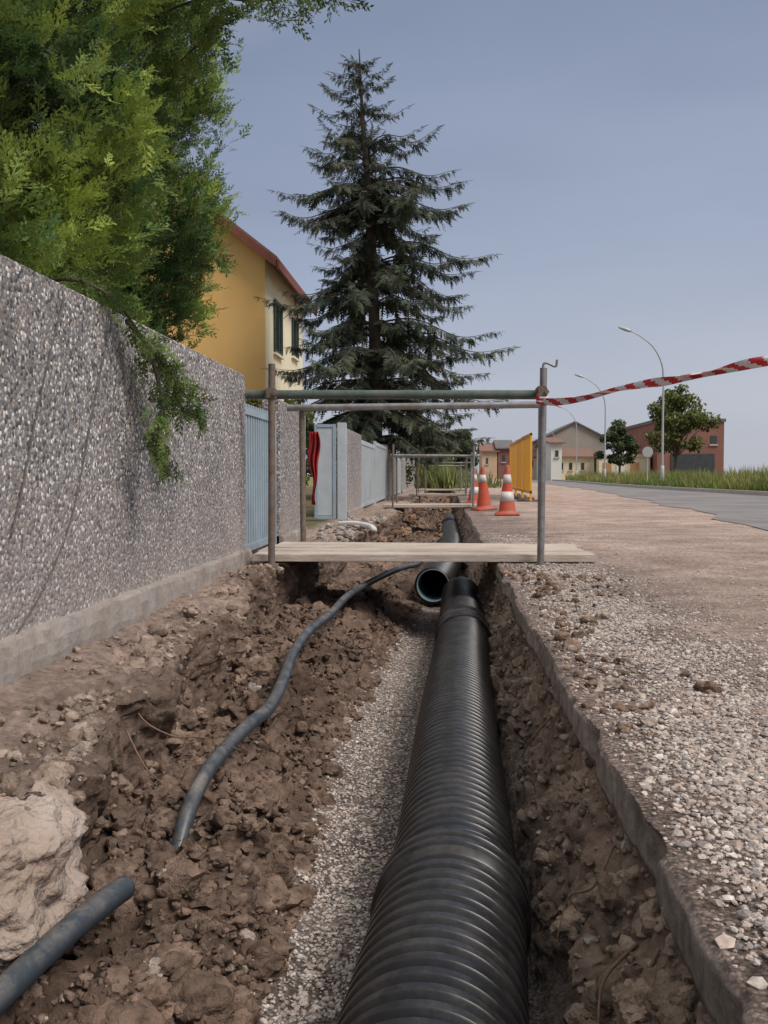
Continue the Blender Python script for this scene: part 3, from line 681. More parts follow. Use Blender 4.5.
def barrier(x, y0, y1, label):
    e = empty('roadside_barrier', (x, (y0+y1)/2, 0), label, 'barrier', 'yellow metal barriers by the roadside')
    for z in (.22, 1.50): Geo().box(x-.02, x+.02, y0, y1, z-.03, z+.03).obj('rail', M_yel, e)
    for yy in (y0, y1-.05): Geo().box(x-.022, x+.022, yy, yy+.05, .02, 1.53).obj('post', M_yel, e)
    g = Geo(); yy = y0+.09
    while yy < y1-.08: g.box(x-.008, x+.008, yy, yy+.075, .24, 1.47); yy += .125
    g.obj('slats', M_yel, e)
    for yy in (y0+.25, y1-.25): Geo().box(x-.28, x+.28, yy-.03, yy+.03, .004, .05, bev=.005).obj('foot', M_rust, e)
for k in range(3): barrier(1.90+k*.03, 21.2+k*2.6, 23.6+k*2.6, 'yellow slatted metal barrier on steel feet')

cable('pvc_pipe', [(-1.25,11.2,.02),(-1.05,11.0,.035),(-.85,10.7,.02),(-.78,10.5,-.01)], .032, M_white, 14, origin=(-1,11,0), label='white plastic pipe lying on rubble by the gate', category='pipe')
n = 110; V, Fi, nv = rocks(np.stack([rng.uniform(-1.35,-.85,n), rng.uniform(8.3,13.5,n), rng.uniform(-.05,.01,n)], 1), rng.uniform(.015,.06,n), 3, .7, lumpy=.8)
obj('broken_concrete', V, Fi, M_clod, colors=np.repeat(np.array((.40,.35,.31))*rng.uniform(.6,1.2,(n,1)), nv, 0), kind='stuff', label='broken pale concrete rubble near the gates', category='rubble')

# ------------------------------------------------------------ street lamps
M_pole = mat('grey_pole_material', (.46,.47,.48), (.38,.39,.40), .5, 3, .03, metal=.2)
def lamp():
    e = empty('street_lamp', (0,0,0), 'tall grey curved street lamp beside the road', 'street lamp', 'street lamps along the road')
    pts = smooth_path([(0,0,0),(0,0,1.2),(0,0,3),(0,0,4.7),(-.10,0,5.4),(-.45,0,6.05),(-.98,0,6.5),(-1.42,0,6.74)], 6); n = len(pts)
    g = Geo(); g.tube(pts, [.056-.034*i/(n-1) for i in range(n)], 14); g.tube([(0,0,0),(0,0,.9),(0,0,.92)], [.085,.085,.06], 14); g.obj('pole', M_pole, e, smooth=True)
    Geo().box(-.2,.2,-.2,.2,.0,.06).obj('footing', M_kerb, e)
    g = Geo(); g.tube([(-1.38,0,6.72),(-1.46,0,6.75),(-1.62,0,6.81),(-1.84,0,6.88),(-1.94,0,6.90)], [.04,.065,.08,.06,.03], 12); g.obj('lamp_head', M_pole, e, smooth=True); return e
l0 = lamp(); l0.location = (9.42, 42, .09)
for x, y in ((10.1, 61), (12.0, 88), (14.2, 124), (17,165)): copy_thing(l0, (x, y, .05))
e = empty('road_sign', (9.2, 44, 0), 'round grey back of a road sign on a pole', 'road sign')
Geo().tube([(9.2,44,0),(9.2,44,1.85)], .03, 10).obj('sign_post', M_pole, e)
g = Geo(); g.tube([(9.2,43.95,1.65),(9.2,43.97,1.65)], .24, 28); g.obj('sign_disc', M_pole, e)

# ------------------------------------------------------------ buildings
M_glass = mat('dark_window_material', (.03,.035,.04), (.05,.055,.06), .15, 3, 0, spec=.6)
M_shut = mat('dark_green_shutter_material', (.035,.06,.05), (.05,.08,.07), .6, 3, .1)
M_tile = mat('terracotta_tile_material', (.26,.145,.11), (.19,.11,.085), .85, 3, .6, 12, bdist=.03)
M_eave = mat('red_brown_eave_material', (.24,.075,.05), (.18,.06,.045), .7, 4, .1)
M_yw = mat('yellow_render_material', (.88,.55,.20), (.82,.50,.175), .9, .8, .15, 30, dirt=(.66,.43,.19), dirt_amt=.3)
M_yw2 = mat('cream_render_material', (.88,.79,.58), (.82,.73,.52), .9, .8, .15, 30, dirt=(.66,.56,.38), dirt_amt=.3)
hx0, hx1, hy0, hy1, ez = -14.0, -5.05, 26.6, 33.6, 6.75; rx = (hx0+hx1)/2; rz = ez+3.5
e = empty('yellow_house', (rx, 30, 0), 'yellow two-storey house with red-brown eaves and dark shutters', 'house')
g = Geo(); g.add([(hx0,hy0,0),(hx1,hy0,0),(hx1,hy0,ez),(rx,hy0,rz),(hx0,hy0,ez),(hx0,hy1,0),(hx1,hy1,0),(hx1,hy1,ez),(rx,hy1,rz),(hx0,hy1,ez)],
  [(0,1,2,3,4),(5,9,8,7,6),(0,4,9,5)], 0); g.add([(hx1,hy0,0),(hx1,hy1,0),(hx1,hy1,ez),(hx1,hy0,ez)], [(0,1,2,3)], 1); g.obj('wall', [M_yw, M_yw2], e)
sl = 3.5/(hx1-rx); ov = .42
def rp(x, s): return rz-abs(x-rx)*sl+s
g = Geo()
for sgn in (1, -1):
    xa = rx; xb = (hx1+ov) if sgn > 0 else (hx0-ov); s0, s1 = .05, .20
    V = [(xa,hy0-.45,rp(xa,s0)),(xb,hy0-.45,rp(xb,s0)),(xb,hy1+.4,rp(xb,s0)),(xa,hy1+.4,rp(xa,s0)),(xa,hy0-.45,rp(xa,s1)),(xb,hy0-.45,rp(xb,s1)),(xb,hy1+.4,rp(xb,s1)),(xa,hy1+.4,rp(xa,s1))]
    g.add(V, [(0,1,2,3)[::sgn],(4,7,6,5)[::sgn],(0,4,5,1),(1,5,6,2),(2,6,7,3)])
g.obj('roof', M_tile, e)
g = Geo()
for sgn in (1,-1):
    xb = (hx1+ov) if sgn > 0 else (hx0-ov)
    g.add([(rx,hy0-.47,rp(rx,-.12)),(xb,hy0-.47,rp(xb,-.12)),(xb,hy0-.47,rp(xb,.12)),(rx,hy0-.47,rp(rx,.12)),(rx,hy0-.40,rp(rx,-.12)),(xb,hy0-.40,rp(xb,-.12)),(xb,hy0-.40,rp(xb,.04)),(rx,hy0-.40,rp(rx,.04))], [(0,1,2,3),(4,7,6,5),(0,4,5,1),(1,5,6,2)])
g.box(hx1+ov-.02, hx1+ov+.06, hy0-.47, hy1+.4, rp(hx1+ov,-.14), rp(hx1+ov,.10)); g.obj('eaves', M_eave, e)
def win_x(e, x, y0, y1, z0, z1, shut=True):
    w = empty('window', (x, (y0+y1)/2, (z0+z1)/2), None, None); w.parent = e; w.location = Vector(w.location)-e.location
    base = e.location+w.location
    def sub(g, name, m):
        me = fast_mesh(name, np.array(g.V)-np.array(base), g.F, m); o = bpy.data.objects.new(name, me); COL.objects.link(o); o.parent = w
    sub(Geo().box(x+.003, x+.03, y0, y1, z0, z1), 'pane', M_glass)
    g = Geo()
    if shut:
        g.box(x+.032, x+.07, y0-.04, y1+.04, z0-.03, z0+.05); g.box(x+.032, x+.07, y0-.04, y1+.04, z1-.05, z1+.03)
        for a in (y0-.04, (y0+y1)/2-.03, y1-.02): g.box(x+.034, x+.072, a, a+.06, z0+.05, z1-.05)
        z = z0+.08
        while z < z1-.08: g.add([(x+.033,y0,z+.05),(x+.033,y1,z+.05),(x+.065,y1,z),(x+.065,y0,z)], [(0,1,2,3)]); z += .07
        sub(g, 'shutter', M_shut)
    sub(Geo().box(x+.002, x+.10, y0-.08, y1+.08, z0-.10, z0-.035), 'sill', M_yw2)
win_x(e, hx1, 27.9, 29.1, 4.25, 5.75); win_x(e, hx1, 31.2, 32.3, 4.55, 5.75); win_x(e, hx1, 28.0, 29.2, 1.2, 2.5); win_x(e, hx1, 31.2, 32.3, 1.2, 2.5)

def simple_building(name, x0, x1, y0, y1, h, rise, mw, mr, wins, label, cat, gable_front=True, doors=(), group=None):
    e = empty(name, ((x0+x1)/2, (y0+y1)/2, 0), label, cat, group)
    g = Geo(); xm = (x0+x1)/2; ym = (y0+y1)/2
    if rise and gable_front:
        g.add([(x0,y0,0),(x1,y0,0),(x1,y0,h),(xm,y0,h+rise),(x0,y0,h),(x0,y1,0),(x1,y1,0),(x1,y1,h),(xm,y1,h+rise),(x0,y1,h)], [(0,1,2,3,4),(9,8,7,6,5),(0,4,9,5),(1,6,7,2)])
        g.obj('wall', mw, e); g = Geo(); s = rise/(xm-x0); o = .35
        for sg in (-1, 1):
            xb = xm+sg*(xm-x0+o); zb = h-o*s
            g.add([(xm,y0-o,h+rise+.03),(xb,y0-o,zb+.03),(xb,y1+o,zb+.03),(xm,y1+o,h+rise+.03),(xm,y0-o,h+rise+.22),(xb,y0-o,zb+.22),(xb,y1+o,zb+.22),(xm,y1+o,h+rise+.22)], [(0,1,2,3),(4,5,6,7),(0,1,5,4),(1,2,6,5),(2,3,7,6)])
        g.obj('roof', mr, e)
    elif rise:
        g.add([(x0,y0,0),(x1,y0,0),(x1,y0,h),(x0,y0,h),(x0,y1,0),(x1,y1,0),(x1,y1,h),(x0,y1,h),(x0,ym,h+rise),(x1,ym,h+rise)], [(0,1,2,3),(5,4,7,6),(0,3,8,7,4),(1,5,6,9,2)])
        g.obj('wall', mw, e); g = Geo(); s = rise/(ym-y0); o = .35
        for sg in (-1, 1):
            yb = ym+sg*(ym-y0+o); zb = h-o*s
            g.add([(x0-o,ym,h+rise+.03),(x0-o,yb,zb+.03),(x1+o,yb,zb+.03),(x1+o,ym,h+rise+.03),(x0-o,ym,h+rise+.22),(x0-o,yb,zb+.22),(x1+o,yb,zb+.22),(x1+o,ym,h+rise+.22)], [(0,1,2,3),(4,5,6,7),(0,1,5,4),(1,2,6,5),(2,3,7,6)])
        g.obj('roof', mr, e)
    else:
        g.box(x0,x1,y0,y1,0,h); g.obj('wall', mw, e); Geo().box(x0-.15,x1+.15,y0-.15,y1+.15,h+.003,h+.35).obj('roof', mr, e)
    for (a, b, z0, z1) in wins:
        g = Geo().box(a, b, y0-.06, y0-.004, z0, z1, 0); g.box(a-.12, b+.12, y0-.14, y0-.003, z0-.16, z0-.003, 1); g.obj('window', [M_glass, M_kerb], e)
    for (a, b, z1, m) in doors: Geo().box(a, b, y0-.08, y0-.004, 0.02, z1).obj('door', m, e)
    return e
M_cream = mat('cream_wall_material', (.70,.61,.46), (.62,.53,.40), .9, .5, .1, 10); M_tan = mat('tan_wall_material', (.58,.43,.29), (.50,.36,.24), .9, .5, .1, 10)
M_grey = mat('grey_roof_material', (.17,.16,.16), (.13,.12,.12), .8, .8, .2, 6); M_brick = mat('brick_wall_material', (.27,.125,.10), (.21,.10,.08), .9, .6, .3, 8)
M_odoor = mat('ochre_door_material', (.46,.25,.12), (.40,.21,.10), .7, 1, .05); M_wht = mat('white_wall_material', (.72,.70,.65), (.64,.62,.57), .9, .5, .1, 10)
M_shed = mat('grey_brown_wall_material', (.36,.32,.28), (.30,.27,.24), .9, .4, .1, 10)
D0 = 110; k0 = D0/950
def bx(px): return math.tan(math.atan((px-384)/950)-math.radians(3.67))*k0*950
def bz(py): return .6+(475-py)*k0
simple_building('industrial_shed', bx(545)*1.15, bx(604)*1.15, D0*1.15, D0*1.15+20, bz(438)*1.12, 2.0, M_shed, M_grey, [], 'grey gabled industrial shed with dark roof', 'building')
simple_building('cream_house', bx(557), bx(594), D0, D0+12, bz(458), 1.0, M_cream, M_tile, [(bx(560),bx(563),bz(470),bz(463)),(bx(569),bx(572),bz(470),bz(463)),(bx(581),bx(584),bz(470),bz(463))], 'cream single-storey house with tiled roof and small windows', 'house', False)
simple_building('cream_house', bx(545), bx(556)-.1, D0-6, D0+10, bz(446), .8, M_wht, M_tile, [(bx(549),bx(552),bz(458),bz(452))], 'small white house with tiled roof', 'house', False)
simple_building('warehouse', bx(596), bx(646), D0-2, D0+14, bz(458), 0, M_cream, M_tan, [], 'low cream warehouse with ochre roller doors', 'building', True, [(bx(600),bx(608),2.0,M_odoor),(bx(613),bx(621),2.0,M_wht),(bx(627),bx(635),2.0,M_odoor)])
simple_building('brick_building', bx(649), bx(713), D0-4, D0+14, bz(425), 0, M_brick, M_grey, [(bx(655),bx(661),bz(446),bz(438)),(bx(700),bx(706),bz(446),bz(438))], 'red brick flat-roofed building with dark ground floor', 'building', True, [(bx(662),bx(704),2.9,M_glass)])
k0 = 130/950
simple_building('town_house', bx(482), bx(497), 130, 142, bz(452), 1.2, M_tan, M_tile, [(bx(486),bx(488),bz(464),bz(458))], 'distant tan house with tiled roof', 'house', False, group='distant town houses')
simple_building('town_house', bx(498), bx(512), 130, 142, bz(449), 1.2, M_brick, M_grey, [(bx(502),bx(505),bz(462),bz(455))], 'distant brick house with grey roof', 'house', False, group='distant town houses')
simple_building('town_house', bx(514), bx(540), 130, 145, bz(458), 1.2, M_cream, M_tile, [(bx(520),bx(523),bz(467),bz(461)),(bx(530),bx(533),bz(467),bz(461))], 'distant cream house with tiled roof', 'house', False, group='distant town houses')

# ------------------------------------------------------------ foliage tools
def quads(Pc, R, s, T):
    V = np.einsum('nij,kvj->nkvi', R, T)*s[:, None, None, None]+Pc[:, None, None]
    return V.reshape(-1, 3)
def frame_from(d, up=None):
    d = d/np.linalg.norm(d, axis=1)[:, None]; n = len(d)
    a = rng.normal(size=(n, 3))*.5 + np.array([0, 0, 1.]) if up is None else up
    s = np.cross(a, d); s /= np.linalg.norm(s, axis=1)[:, None]+1e-9; u = np.cross(d, s)
    return np.stack([d, s, u], 2)
def frond_template(nb=9):
    q = []
    def dia(p, d, l, w, zz=0):
        d = np.array(d, float); d /= np.linalg.norm(d); pz = np.array([-d[1], d[0], 0])*w
        p = np.array(p, float); q.append([p, p+d*l*.5+pz, p+d*l, p+d*l*.5-pz])
    dia((0,0,0), (1,0,-.1), 1., .02)
    for i in range(nb):
        t = .06+.9*i/nb; sg = 1 if i % 2 else -1; l = .42*(1-t*.65)*(.8+.4*random.random()); an = math.radians(36+random.uniform(-8, 8))
        d = (math.cos(an), sg*math.sin(an), random.uniform(-.5, .4)); p = (t, 0, -.12*t*t)
        dia(p, d, l, .030)
        for m in (.3, .55, .8):
            for s2 in (-1, 1):
                a2 = sg*an+s2*.65; dia((p[0]+d[0]*l*m, p[1]+d[1]*l*m, p[2]+d[2]*l*m), (math.cos(a2), math.sin(a2), random.uniform(-.5, .6)), l*.42*(1.15-m), .028)
    return np.array(q)
FT = frond_template()
def fronds(tips, dirs, per, spread, size):
    n = len(tips)*per; p = np.repeat(tips, per, 0)+rng.normal(0, spread, (n, 3)); d = np.repeat(dirs, per, 0)+rng.normal(0, .5, (n, 3))
    s = size*rng.uniform(.5, 1.35, n); R = frame_from(d); V = quads(p, R, s, FT); K = len(FT)
    return V, n, K, p
def cypress(name, cx, cy, z0, z1, R, ntips, extra, label, tprof):
    e = empty(name, (cx, cy, 0), label, 'tree', 'garden conifers behind the wall')
    g = Geo(); g.tube([(cx,cy,-.02),(cx+.03,cy,.8),(cx,cy+.04,2.),(cx,cy,z1*.8)], [.11,.09,.07,.02], 10)
    for i in range(26):
        z = z0+(z1-z0)*i/26; a = i*2.4; l = R*.6; g.tube([(cx,cy,z-.1),(cx+math.cos(a)*l*.5,cy+math.sin(a)*l*.5,z+.05),(cx+math.cos(a)*l,cy+math.sin(a)*l,z+.25)], [.025,.015,.005], 6)
    for ex in extra:
        pth = ex[0]; g.tube(smooth_path(pth, 5), [.010*(1-.7*i/(len(pth)*5-5)) for i in range(len(pth)*5-4)], 6)
    g.obj('trunk', M_bark, e, smooth=True)
    m = ntips*2; t = rng.random(m); a = rng.uniform(0, 2*math.pi, m)
    z = z0+(z1-z0)*t
    prof = np.interp(t, tprof[0], tprof[1])*R
    bump = fbm(np.stack([np.cos(a)*1.2+cx*3.1, np.sin(a)*1.2, z*1.3], 1), 1.4, 3, 40)*.5
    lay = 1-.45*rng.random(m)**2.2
    r = prof*(1+bump)*lay
    pos = np.stack([cx+np.cos(a)*r, cy+np.sin(a)*r, z], 1)
    vis = (np.cos(a) > -.7)|(rng.random(m) < .2); pos, a, lay = pos[vis], a[vis], lay[vis]
    dirs = np.stack([np.cos(a)*.8, np.sin(a)*.8, np.full(len(a), .75)], 1)+rng.normal(0, .22, (len(a), 3))
    V, n, K, p = fronds(pos, dirs, 12, .055, .135)
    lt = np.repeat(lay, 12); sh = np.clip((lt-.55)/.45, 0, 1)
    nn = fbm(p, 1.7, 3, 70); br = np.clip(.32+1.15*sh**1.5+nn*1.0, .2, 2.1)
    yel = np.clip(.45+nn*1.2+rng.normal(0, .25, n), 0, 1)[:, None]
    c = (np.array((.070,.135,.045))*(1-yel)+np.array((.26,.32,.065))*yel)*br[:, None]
    Vs = [V]; Cs = [np.repeat(c, K*4, 0)]
    for pth, per, spr, size in extra:
        sp = np.array(smooth_path(pth, 7)); tg = np.gradient(sp, axis=0); kp = np.arange(len(sp)) > 2
        V2, n2, K2, p2 = fronds(sp[kp], tg[kp]/np.linalg.norm(tg[kp], axis=1)[:, None]*.9, per, spr, size)
        y2 = rng.random((n2, 1)); c2 = (np.array((.07,.135,.04))*(1-y2)+np.array((.19,.25,.06))*y2)*rng.uniform(.6,1.3,(n2,1)); Vs.append(V2); Cs.append(np.repeat(c2, K2*4, 0))
    V = np.concatenate(Vs); Cc = np.concatenate(Cs)
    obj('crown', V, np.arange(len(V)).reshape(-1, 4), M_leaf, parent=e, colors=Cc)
    return e
cypress('cypress_tree', -2.75, 6.08, 1.2, 4.9, 1.0, 1200, [
   ([(-2.1,5.6,3.0),(-1.7,5.3,3.10),(-1.3,5.1,3.14),(-.95,5.0,3.07),(-.50,5.0,3.15)], 10, .055, .14),
   ([(-2.1,5.6,2.6),(-1.75,5.5,2.75),(-1.5,5.4,2.95),(-1.2,5.3,3.12)], 9, .06, .14),
   ([(-2.1,6.2,1.9),(-1.8,6.2,1.95),(-1.55,6.3,2.05)], 8, .06, .14)],
   'bright green feathery cypress overhanging the wall', ([0,.08,.18,.34,.55,.85,1], [.78,.88,1.0,1.14,1.16,.7,.1]))
cypress('cypress_tree', -2.66, 4.25, 1.15, 4.6, 1.02, 1100, [
   ([(-1.8,3.9,1.36),(-1.55,3.82,1.40),(-1.37,3.85,1.33),(-1.29,4.05,1.17),(-1.25,4.25,1.02),(-1.23,4.40,.90)], 5, .035, .11),
   ([(-1.34,3.95,1.25),(-1.28,4.2,1.12),(-1.23,4.45,.98),(-1.20,4.6,.92)], 5, .03, .105),
   ([(-1.28,4.1,1.12),(-1.24,4.12,.92),(-1.24,4.05,.78),(-1.24,4.1,.66)], 5, .025, .095)],
   'bright green feathery cypress with branch drooping over wall', ([0,.08,.3,.6,.85,1], [.82,.96,1.05,.95,.6,.1]))

# ------------------------------------------------------------ spruce
def spruce(x, y, H):
    e = empty('spruce_tree', (x, y, 0), 'tall dark spruce with drooping branches', 'tree')
    g = Geo(); g.tube([(x,y,0),(x+.03,y,H*.3),(x-.08,y,H*.6),(x-.3,y,H*.85),(x-.38,y,H)], [.21,.16,.11,.05,.014], 12)
    P_=[];D_=[];S_=[];C_=[]
    z = 1.55
    while z < H-.15:
        t = z/H; nb = 8 if t < .7 else 6
        L0 = np.interp(t, [0,.15,.28,.45,.62,.78,.88,1], [2.4,3.2,4.1,3.55,2.85,1.65,1.05,.15]); a0 = random.random()*6.28
        ax = x+np.interp(t, [0,.3,.6,.85,1],[0,.03,-.08,-.3,-.38])
        for b in range(nb):
            if random.random() < .12: continue
            a = a0+b*6.283/nb+random.uniform(-.35,.35); L = L0*random.choice([.45,.6,.75,.9,1,1.08])*random.uniform(.86,1.06)
            ca, sa = math.cos(a), math.sin(a)
            if ca < 0: L *= (1-.28*abs(ca)*(t < .5))
            rise = .28 if t > .75 else (.06 if t > .4 else -.05)
            pts = [(ax,y,z),(ax+ca*L*.35,y+sa*L*.35,z+rise*L*.5+.02*L),(ax+ca*L*.72,y+sa*L*.72,z+rise*L*.75-.12*L),(ax+ca*L,y+sa*L,z+rise*L-.10*L)]
            sp = np.array(smooth_path(pts, max(3, int(L*3.4)))); n = len(sp)
            g.tube(list(sp), [max(.005, .030*(1-i/n)*min(1, L/2)) for i in range(n)], 5, cap=False)
            tg = np.gradient(sp, axis=0); tg /= np.linalg.norm(tg, axis=1)[:, None]
            for i in range(0, n):
                f = i/(n-1)
                if f < .12: continue
                tl = (.18+.50*math.sin(min(1, (1.05-f)*1.25)*1.57)*min(1, L/2.4))*random.uniform(.5, 1.1)
                for sg in (-1, 1):
                    side = np.array([-sa, ca, 0])*sg
                    d = tg[i]*random.uniform(.45,.9)+side*random.uniform(.6,1.)+np.array([0,0,random.uniform(-.7,-.1)]); d /= np.linalg.norm(d)
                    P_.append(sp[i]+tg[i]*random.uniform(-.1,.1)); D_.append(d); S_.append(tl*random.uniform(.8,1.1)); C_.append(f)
                for rr_ in range(3):
                    if random.random() < .68:
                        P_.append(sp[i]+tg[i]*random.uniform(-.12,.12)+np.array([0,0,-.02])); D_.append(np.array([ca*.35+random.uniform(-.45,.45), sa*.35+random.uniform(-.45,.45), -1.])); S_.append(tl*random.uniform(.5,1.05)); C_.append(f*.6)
            P_.append(sp[-1]); D_.append(tg[-1]+np.array([0,0,-.05])); S_.append(.3); C_.append(1)
        z += (.36 if t < .8 else .26)*random.uniform(.6,1.35)
    g.obj('trunk', M_bark, e)
    q = []
    def dia(p, d, l, w):
        d = np.array(d, float); d /= np.linalg.norm(d); pz = np.cross(d, (0,0,1)); pz /= np.linalg.norm(pz); p = np.array(p, float)
        q.append([p-pz*w*.5, p+d*l*.45+pz*w, p+d*l, p+d*l*.45-pz*w])
    dia((0,0,0),(1,0,-.05),1,.045)
    for i in range(7):
        t = .1+.8*i/7
        for sg in (-1,1):
            an = math.radians(random.uniform(35,60)); dia((t,0,-.05*t),(math.cos(an), sg*math.sin(an), random.uniform(-.7,.1)), .32*(1.15-t)*random.uniform(.7,1.2), .033)
    T = np.array(q); P_=np.array(P_);D_=np.array(D_);S_=np.array(S_);C_=np.array(C_)
    V = quads(P_, frame_from(D_, up=rng.normal(size=(len(P_),3))*.3+np.array([0,0,1.])), S_, T)
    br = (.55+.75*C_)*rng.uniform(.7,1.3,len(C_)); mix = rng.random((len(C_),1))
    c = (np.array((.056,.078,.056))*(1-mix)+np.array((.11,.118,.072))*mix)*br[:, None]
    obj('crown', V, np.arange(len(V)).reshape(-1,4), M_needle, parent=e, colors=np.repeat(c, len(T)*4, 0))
spruce(-1.78, 24.0, 11.2)

def broadleaf(x, y, H, W, trunk_h, label, c1, c2, nl=9000, ls=.16, name='broadleaf_tree', seed=1, group=None, z0=0, ncl=30):
    e = empty(name, (x, y, z0), label, 'tree' if name != 'shrub' else 'shrub', group)
    g = Geo(); g.tube([(x,y,z0-.05),(x+.05,y,z0+trunk_h),(x,y,z0+H*.75)], [.16*H/7,.12*H/7,.03], 8); cl = []
    for i in range(ncl):
        a = i*2.4+seed; f = random.uniform(.2,1.1); zz = z0+trunk_h+(H-trunk_h)*random.uniform(.08,.95)
        rr = W*.5*f*math.sin(min(1,max(.15,(z0+H-zz)/(H-trunk_h)*1.1))*math.pi*.62)
        p = (x+math.cos(a)*rr, y+math.sin(a)*rr, zz); cl.append((p, W*random.uniform(.06,.15)))
        g.tube([(x,y,z0+trunk_h*.9),((x+p[0])/2,(y+p[1])/2,(z0+trunk_h+zz)/2+.1),p], [.05,.035,.01], 5)
    g.obj('trunk', M_bark, e)
    cc = np.array([c[0] for c in cl]); cr = np.array([c[1] for c in cl]); k = rng.choice(len(cl), nl, p=cr**2/np.sum(cr**2))
    d = rng.normal(size=(nl,3)); d /= np.linalg.norm(d,axis=1)[:,None]; r = cr[k]*(rng.random(nl)**.5)*1.3; p = cc[k]+d*r[:,None]*np.array([1.15,1.15,.85])
    T = np.array([[(-.5,-.3,0),(.5,-.3,.05),(.5,.3,0),(-.5,.3,.05)]])
    V = quads(p, rand_rot(nl), ls*rng.uniform(.6,1.3,nl), T)
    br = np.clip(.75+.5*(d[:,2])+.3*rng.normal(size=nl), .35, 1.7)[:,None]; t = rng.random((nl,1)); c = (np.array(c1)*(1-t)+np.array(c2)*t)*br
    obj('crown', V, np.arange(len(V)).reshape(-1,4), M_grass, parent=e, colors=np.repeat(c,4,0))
broadleaf(19.0, 80, 8.1, 5.2, 2.2, 'leafy green roadside tree in front of brick building', (.11,.15,.055), (.24,.24,.085), 6500, .22, seed=2, ncl=40)
broadleaf(16.6, 92, 5.6, 3.7, 1.6, 'dark green tree by the warehouses', (.085,.11,.06), (.13,.145,.075), 4500, .23, seed=5)
broadleaf(1.4, 100, 5.2, 5.5, 1.0, 'distant green tree beyond the trench', (.09,.125,.06), (.14,.17,.075), 5000, .3, seed=7, group='distant trees')
broadleaf(-1.6, 95, 4.6, 5.0, 1.0, 'distant green tree beyond the trench', (.09,.125,.06), (.14,.17,.075), 5000, .3, seed=9, group='distant trees')
broadleaf(-.5, 52, 2.0, 2.6, .2, 'yellow green bush beyond the end of the trench', (.14,.17,.05), (.26,.26,.09), 4500, .12, name='shrub', seed=11, group='bushes beyond the trench')
broadleaf(-1.9, 50, 2.3, 2.6, .2, 'yellow green bush beyond the end of the trench', (.10,.14,.04), (.22,.23,.08), 4500, .12, name='shrub', seed=12, group='bushes beyond the trench')
broadleaf(-2.9, 13.8, 1.75, 1.4, .3, 'yellow green garden shrub behind the wall', (.12,.15,.04), (.26,.25,.07), 3500, .06, name='shrub', seed=3, group='garden shrubs')
broadleaf(-2.9, 17.5, 2.0, 1.5, .3, 'green garden shrub behind the wall', (.07,.10,.035), (.13,.16,.05), 3500, .07, name='shrub', seed=4, group='garden shrubs')
broadleaf(-2.3, 34, 2.0, 2.2, .3, 'green garden shrub behind the wall', (.06,.08,.03), (.11,.13,.04), 3500, .1, name='shrub', seed=6, group='garden shrubs')

# ------------------------------------------------------------ light & sky
world = bpy.data.worlds.new('World'); scene.world = world; world.use_nodes = True
nt = world.node_tree; nt.nodes.clear()
out = nt.nodes.new('ShaderNodeOutputWorld')
sky = nt.nodes.new('ShaderNodeTexSky'); sky.sky_type = 'NISHITA'; sky.sun_disc = False
sky.sun_elevation = math.radians(50); sky.sun_rotation = math.radians(125); sky.dust_density = 2.5
b1 = nt.nodes.new('ShaderNodeBackground'); b1.inputs[1].default_value = .07; nt.links.new(sky.outputs[0], b1.inputs[0])
tc = nt.nodes.new('ShaderNodeTexCoord'); sx = nt.nodes.new('ShaderNodeSeparateXYZ'); nt.links.new(tc.outputs['Generated'], sx.inputs[0])
nz = nt.nodes.new('ShaderNodeTexNoise'); nz.inputs['Scale'].default_value = 2.2; nz.inputs['Detail'].default_value = 4; nt.links.new(tc.outputs['Generated'], nz.inputs['Vector'])
ad = nt.nodes.new('ShaderNodeMath'); ad.operation = 'MULTIPLY_ADD'; nt.links.new(nz.outputs[0], ad.inputs[0]); ad.inputs[1].default_value = .12
ad2 = nt.nodes.new('ShaderNodeMath'); ad2.operation = 'MULTIPLY_ADD'; nt.links.new(sx.outputs['X'], ad2.inputs[0]); ad2.inputs[1].default_value = -.18; nt.links.new(sx.outputs['Z'], ad2.inputs[2])
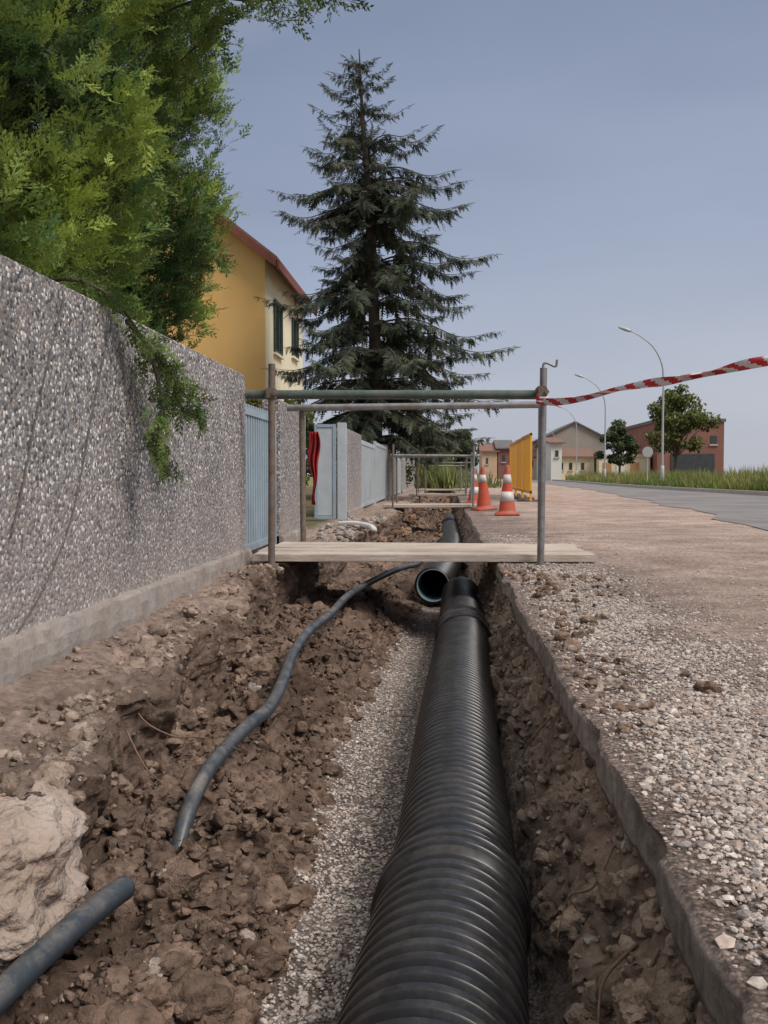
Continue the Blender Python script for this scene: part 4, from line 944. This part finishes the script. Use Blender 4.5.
nt.links.new(ad2.outputs[0], ad.inputs[2])
c = ramp(nt, ad.outputs[0], [(0, (.58,.60,.66)), (.10, (.52,.555,.65)), (.25, (.40,.46,.60)), (.50, (.255,.31,.445)), (.72, (.54,.56,.60)), (1, (1.05,1.03,1.0))])
mp = nt.nodes.new('ShaderNodeMapping'); mp.inputs['Scale'].default_value = (1.2, 1.2, 5.0); nt.links.new(tc.outputs['Generated'], mp.inputs[0])
nc = nt.nodes.new('ShaderNodeTexNoise'); nc.inputs['Scale'].default_value = 1.6; nc.inputs['Detail'].default_value = 6; nt.links.new(mp.outputs[0], nc.inputs['Vector'])
cl = ramp(nt, nc.outputs[0], [(.35, (.93,.93,.94)), (.65, (1.06,1.05,1.04))])
c = mixc(nt, c, cl, 1.0, 'MULTIPLY')
b2 = nt.nodes.new('ShaderNodeBackground'); b2.inputs[1].default_value = 1.0; nt.links.new(c, b2.inputs[0])
ms = nt.nodes.new('ShaderNodeMixShader'); ms.inputs[0].default_value = .85; nt.links.new(b1.outputs[0], ms.inputs[1]); nt.links.new(b2.outputs[0], ms.inputs[2]); nt.links.new(ms.outputs[0], out.inputs[0])
sd = bpy.data.lights.new('sun', 'SUN'); sd.energy = 2.9; sd.angle = math.radians(24); sd.color = (1, .93, .86)
so = bpy.data.objects.new('sun', sd); COL.objects.link(so)
az = math.radians(125); el = math.radians(50); s = Vector((math.sin(az)*math.cos(el), math.cos(az)*math.cos(el), math.sin(el))); so.rotation_euler = (-s).to_track_quat('-Z', 'Y').to_euler(); so.location = (0,0,20)
scene.view_settings.view_transform = 'Standard'; scene.view_settings.look = 'None'; scene.view_settings.exposure = 0

cd = bpy.data.cameras.new('camera'); cam = bpy.data.objects.new('camera', cd); COL.objects.link(cam); scene.camera = cam
cd.sensor_fit = 'VERTICAL'; cd.sensor_height = 24; cd.lens = 950/1024*24; cd.clip_end = 6000; cd.clip_start = .05
cam.location = (0, 0, .6); cam.rotation_euler = (math.radians(90-2.23), 0, math.radians(3.67))
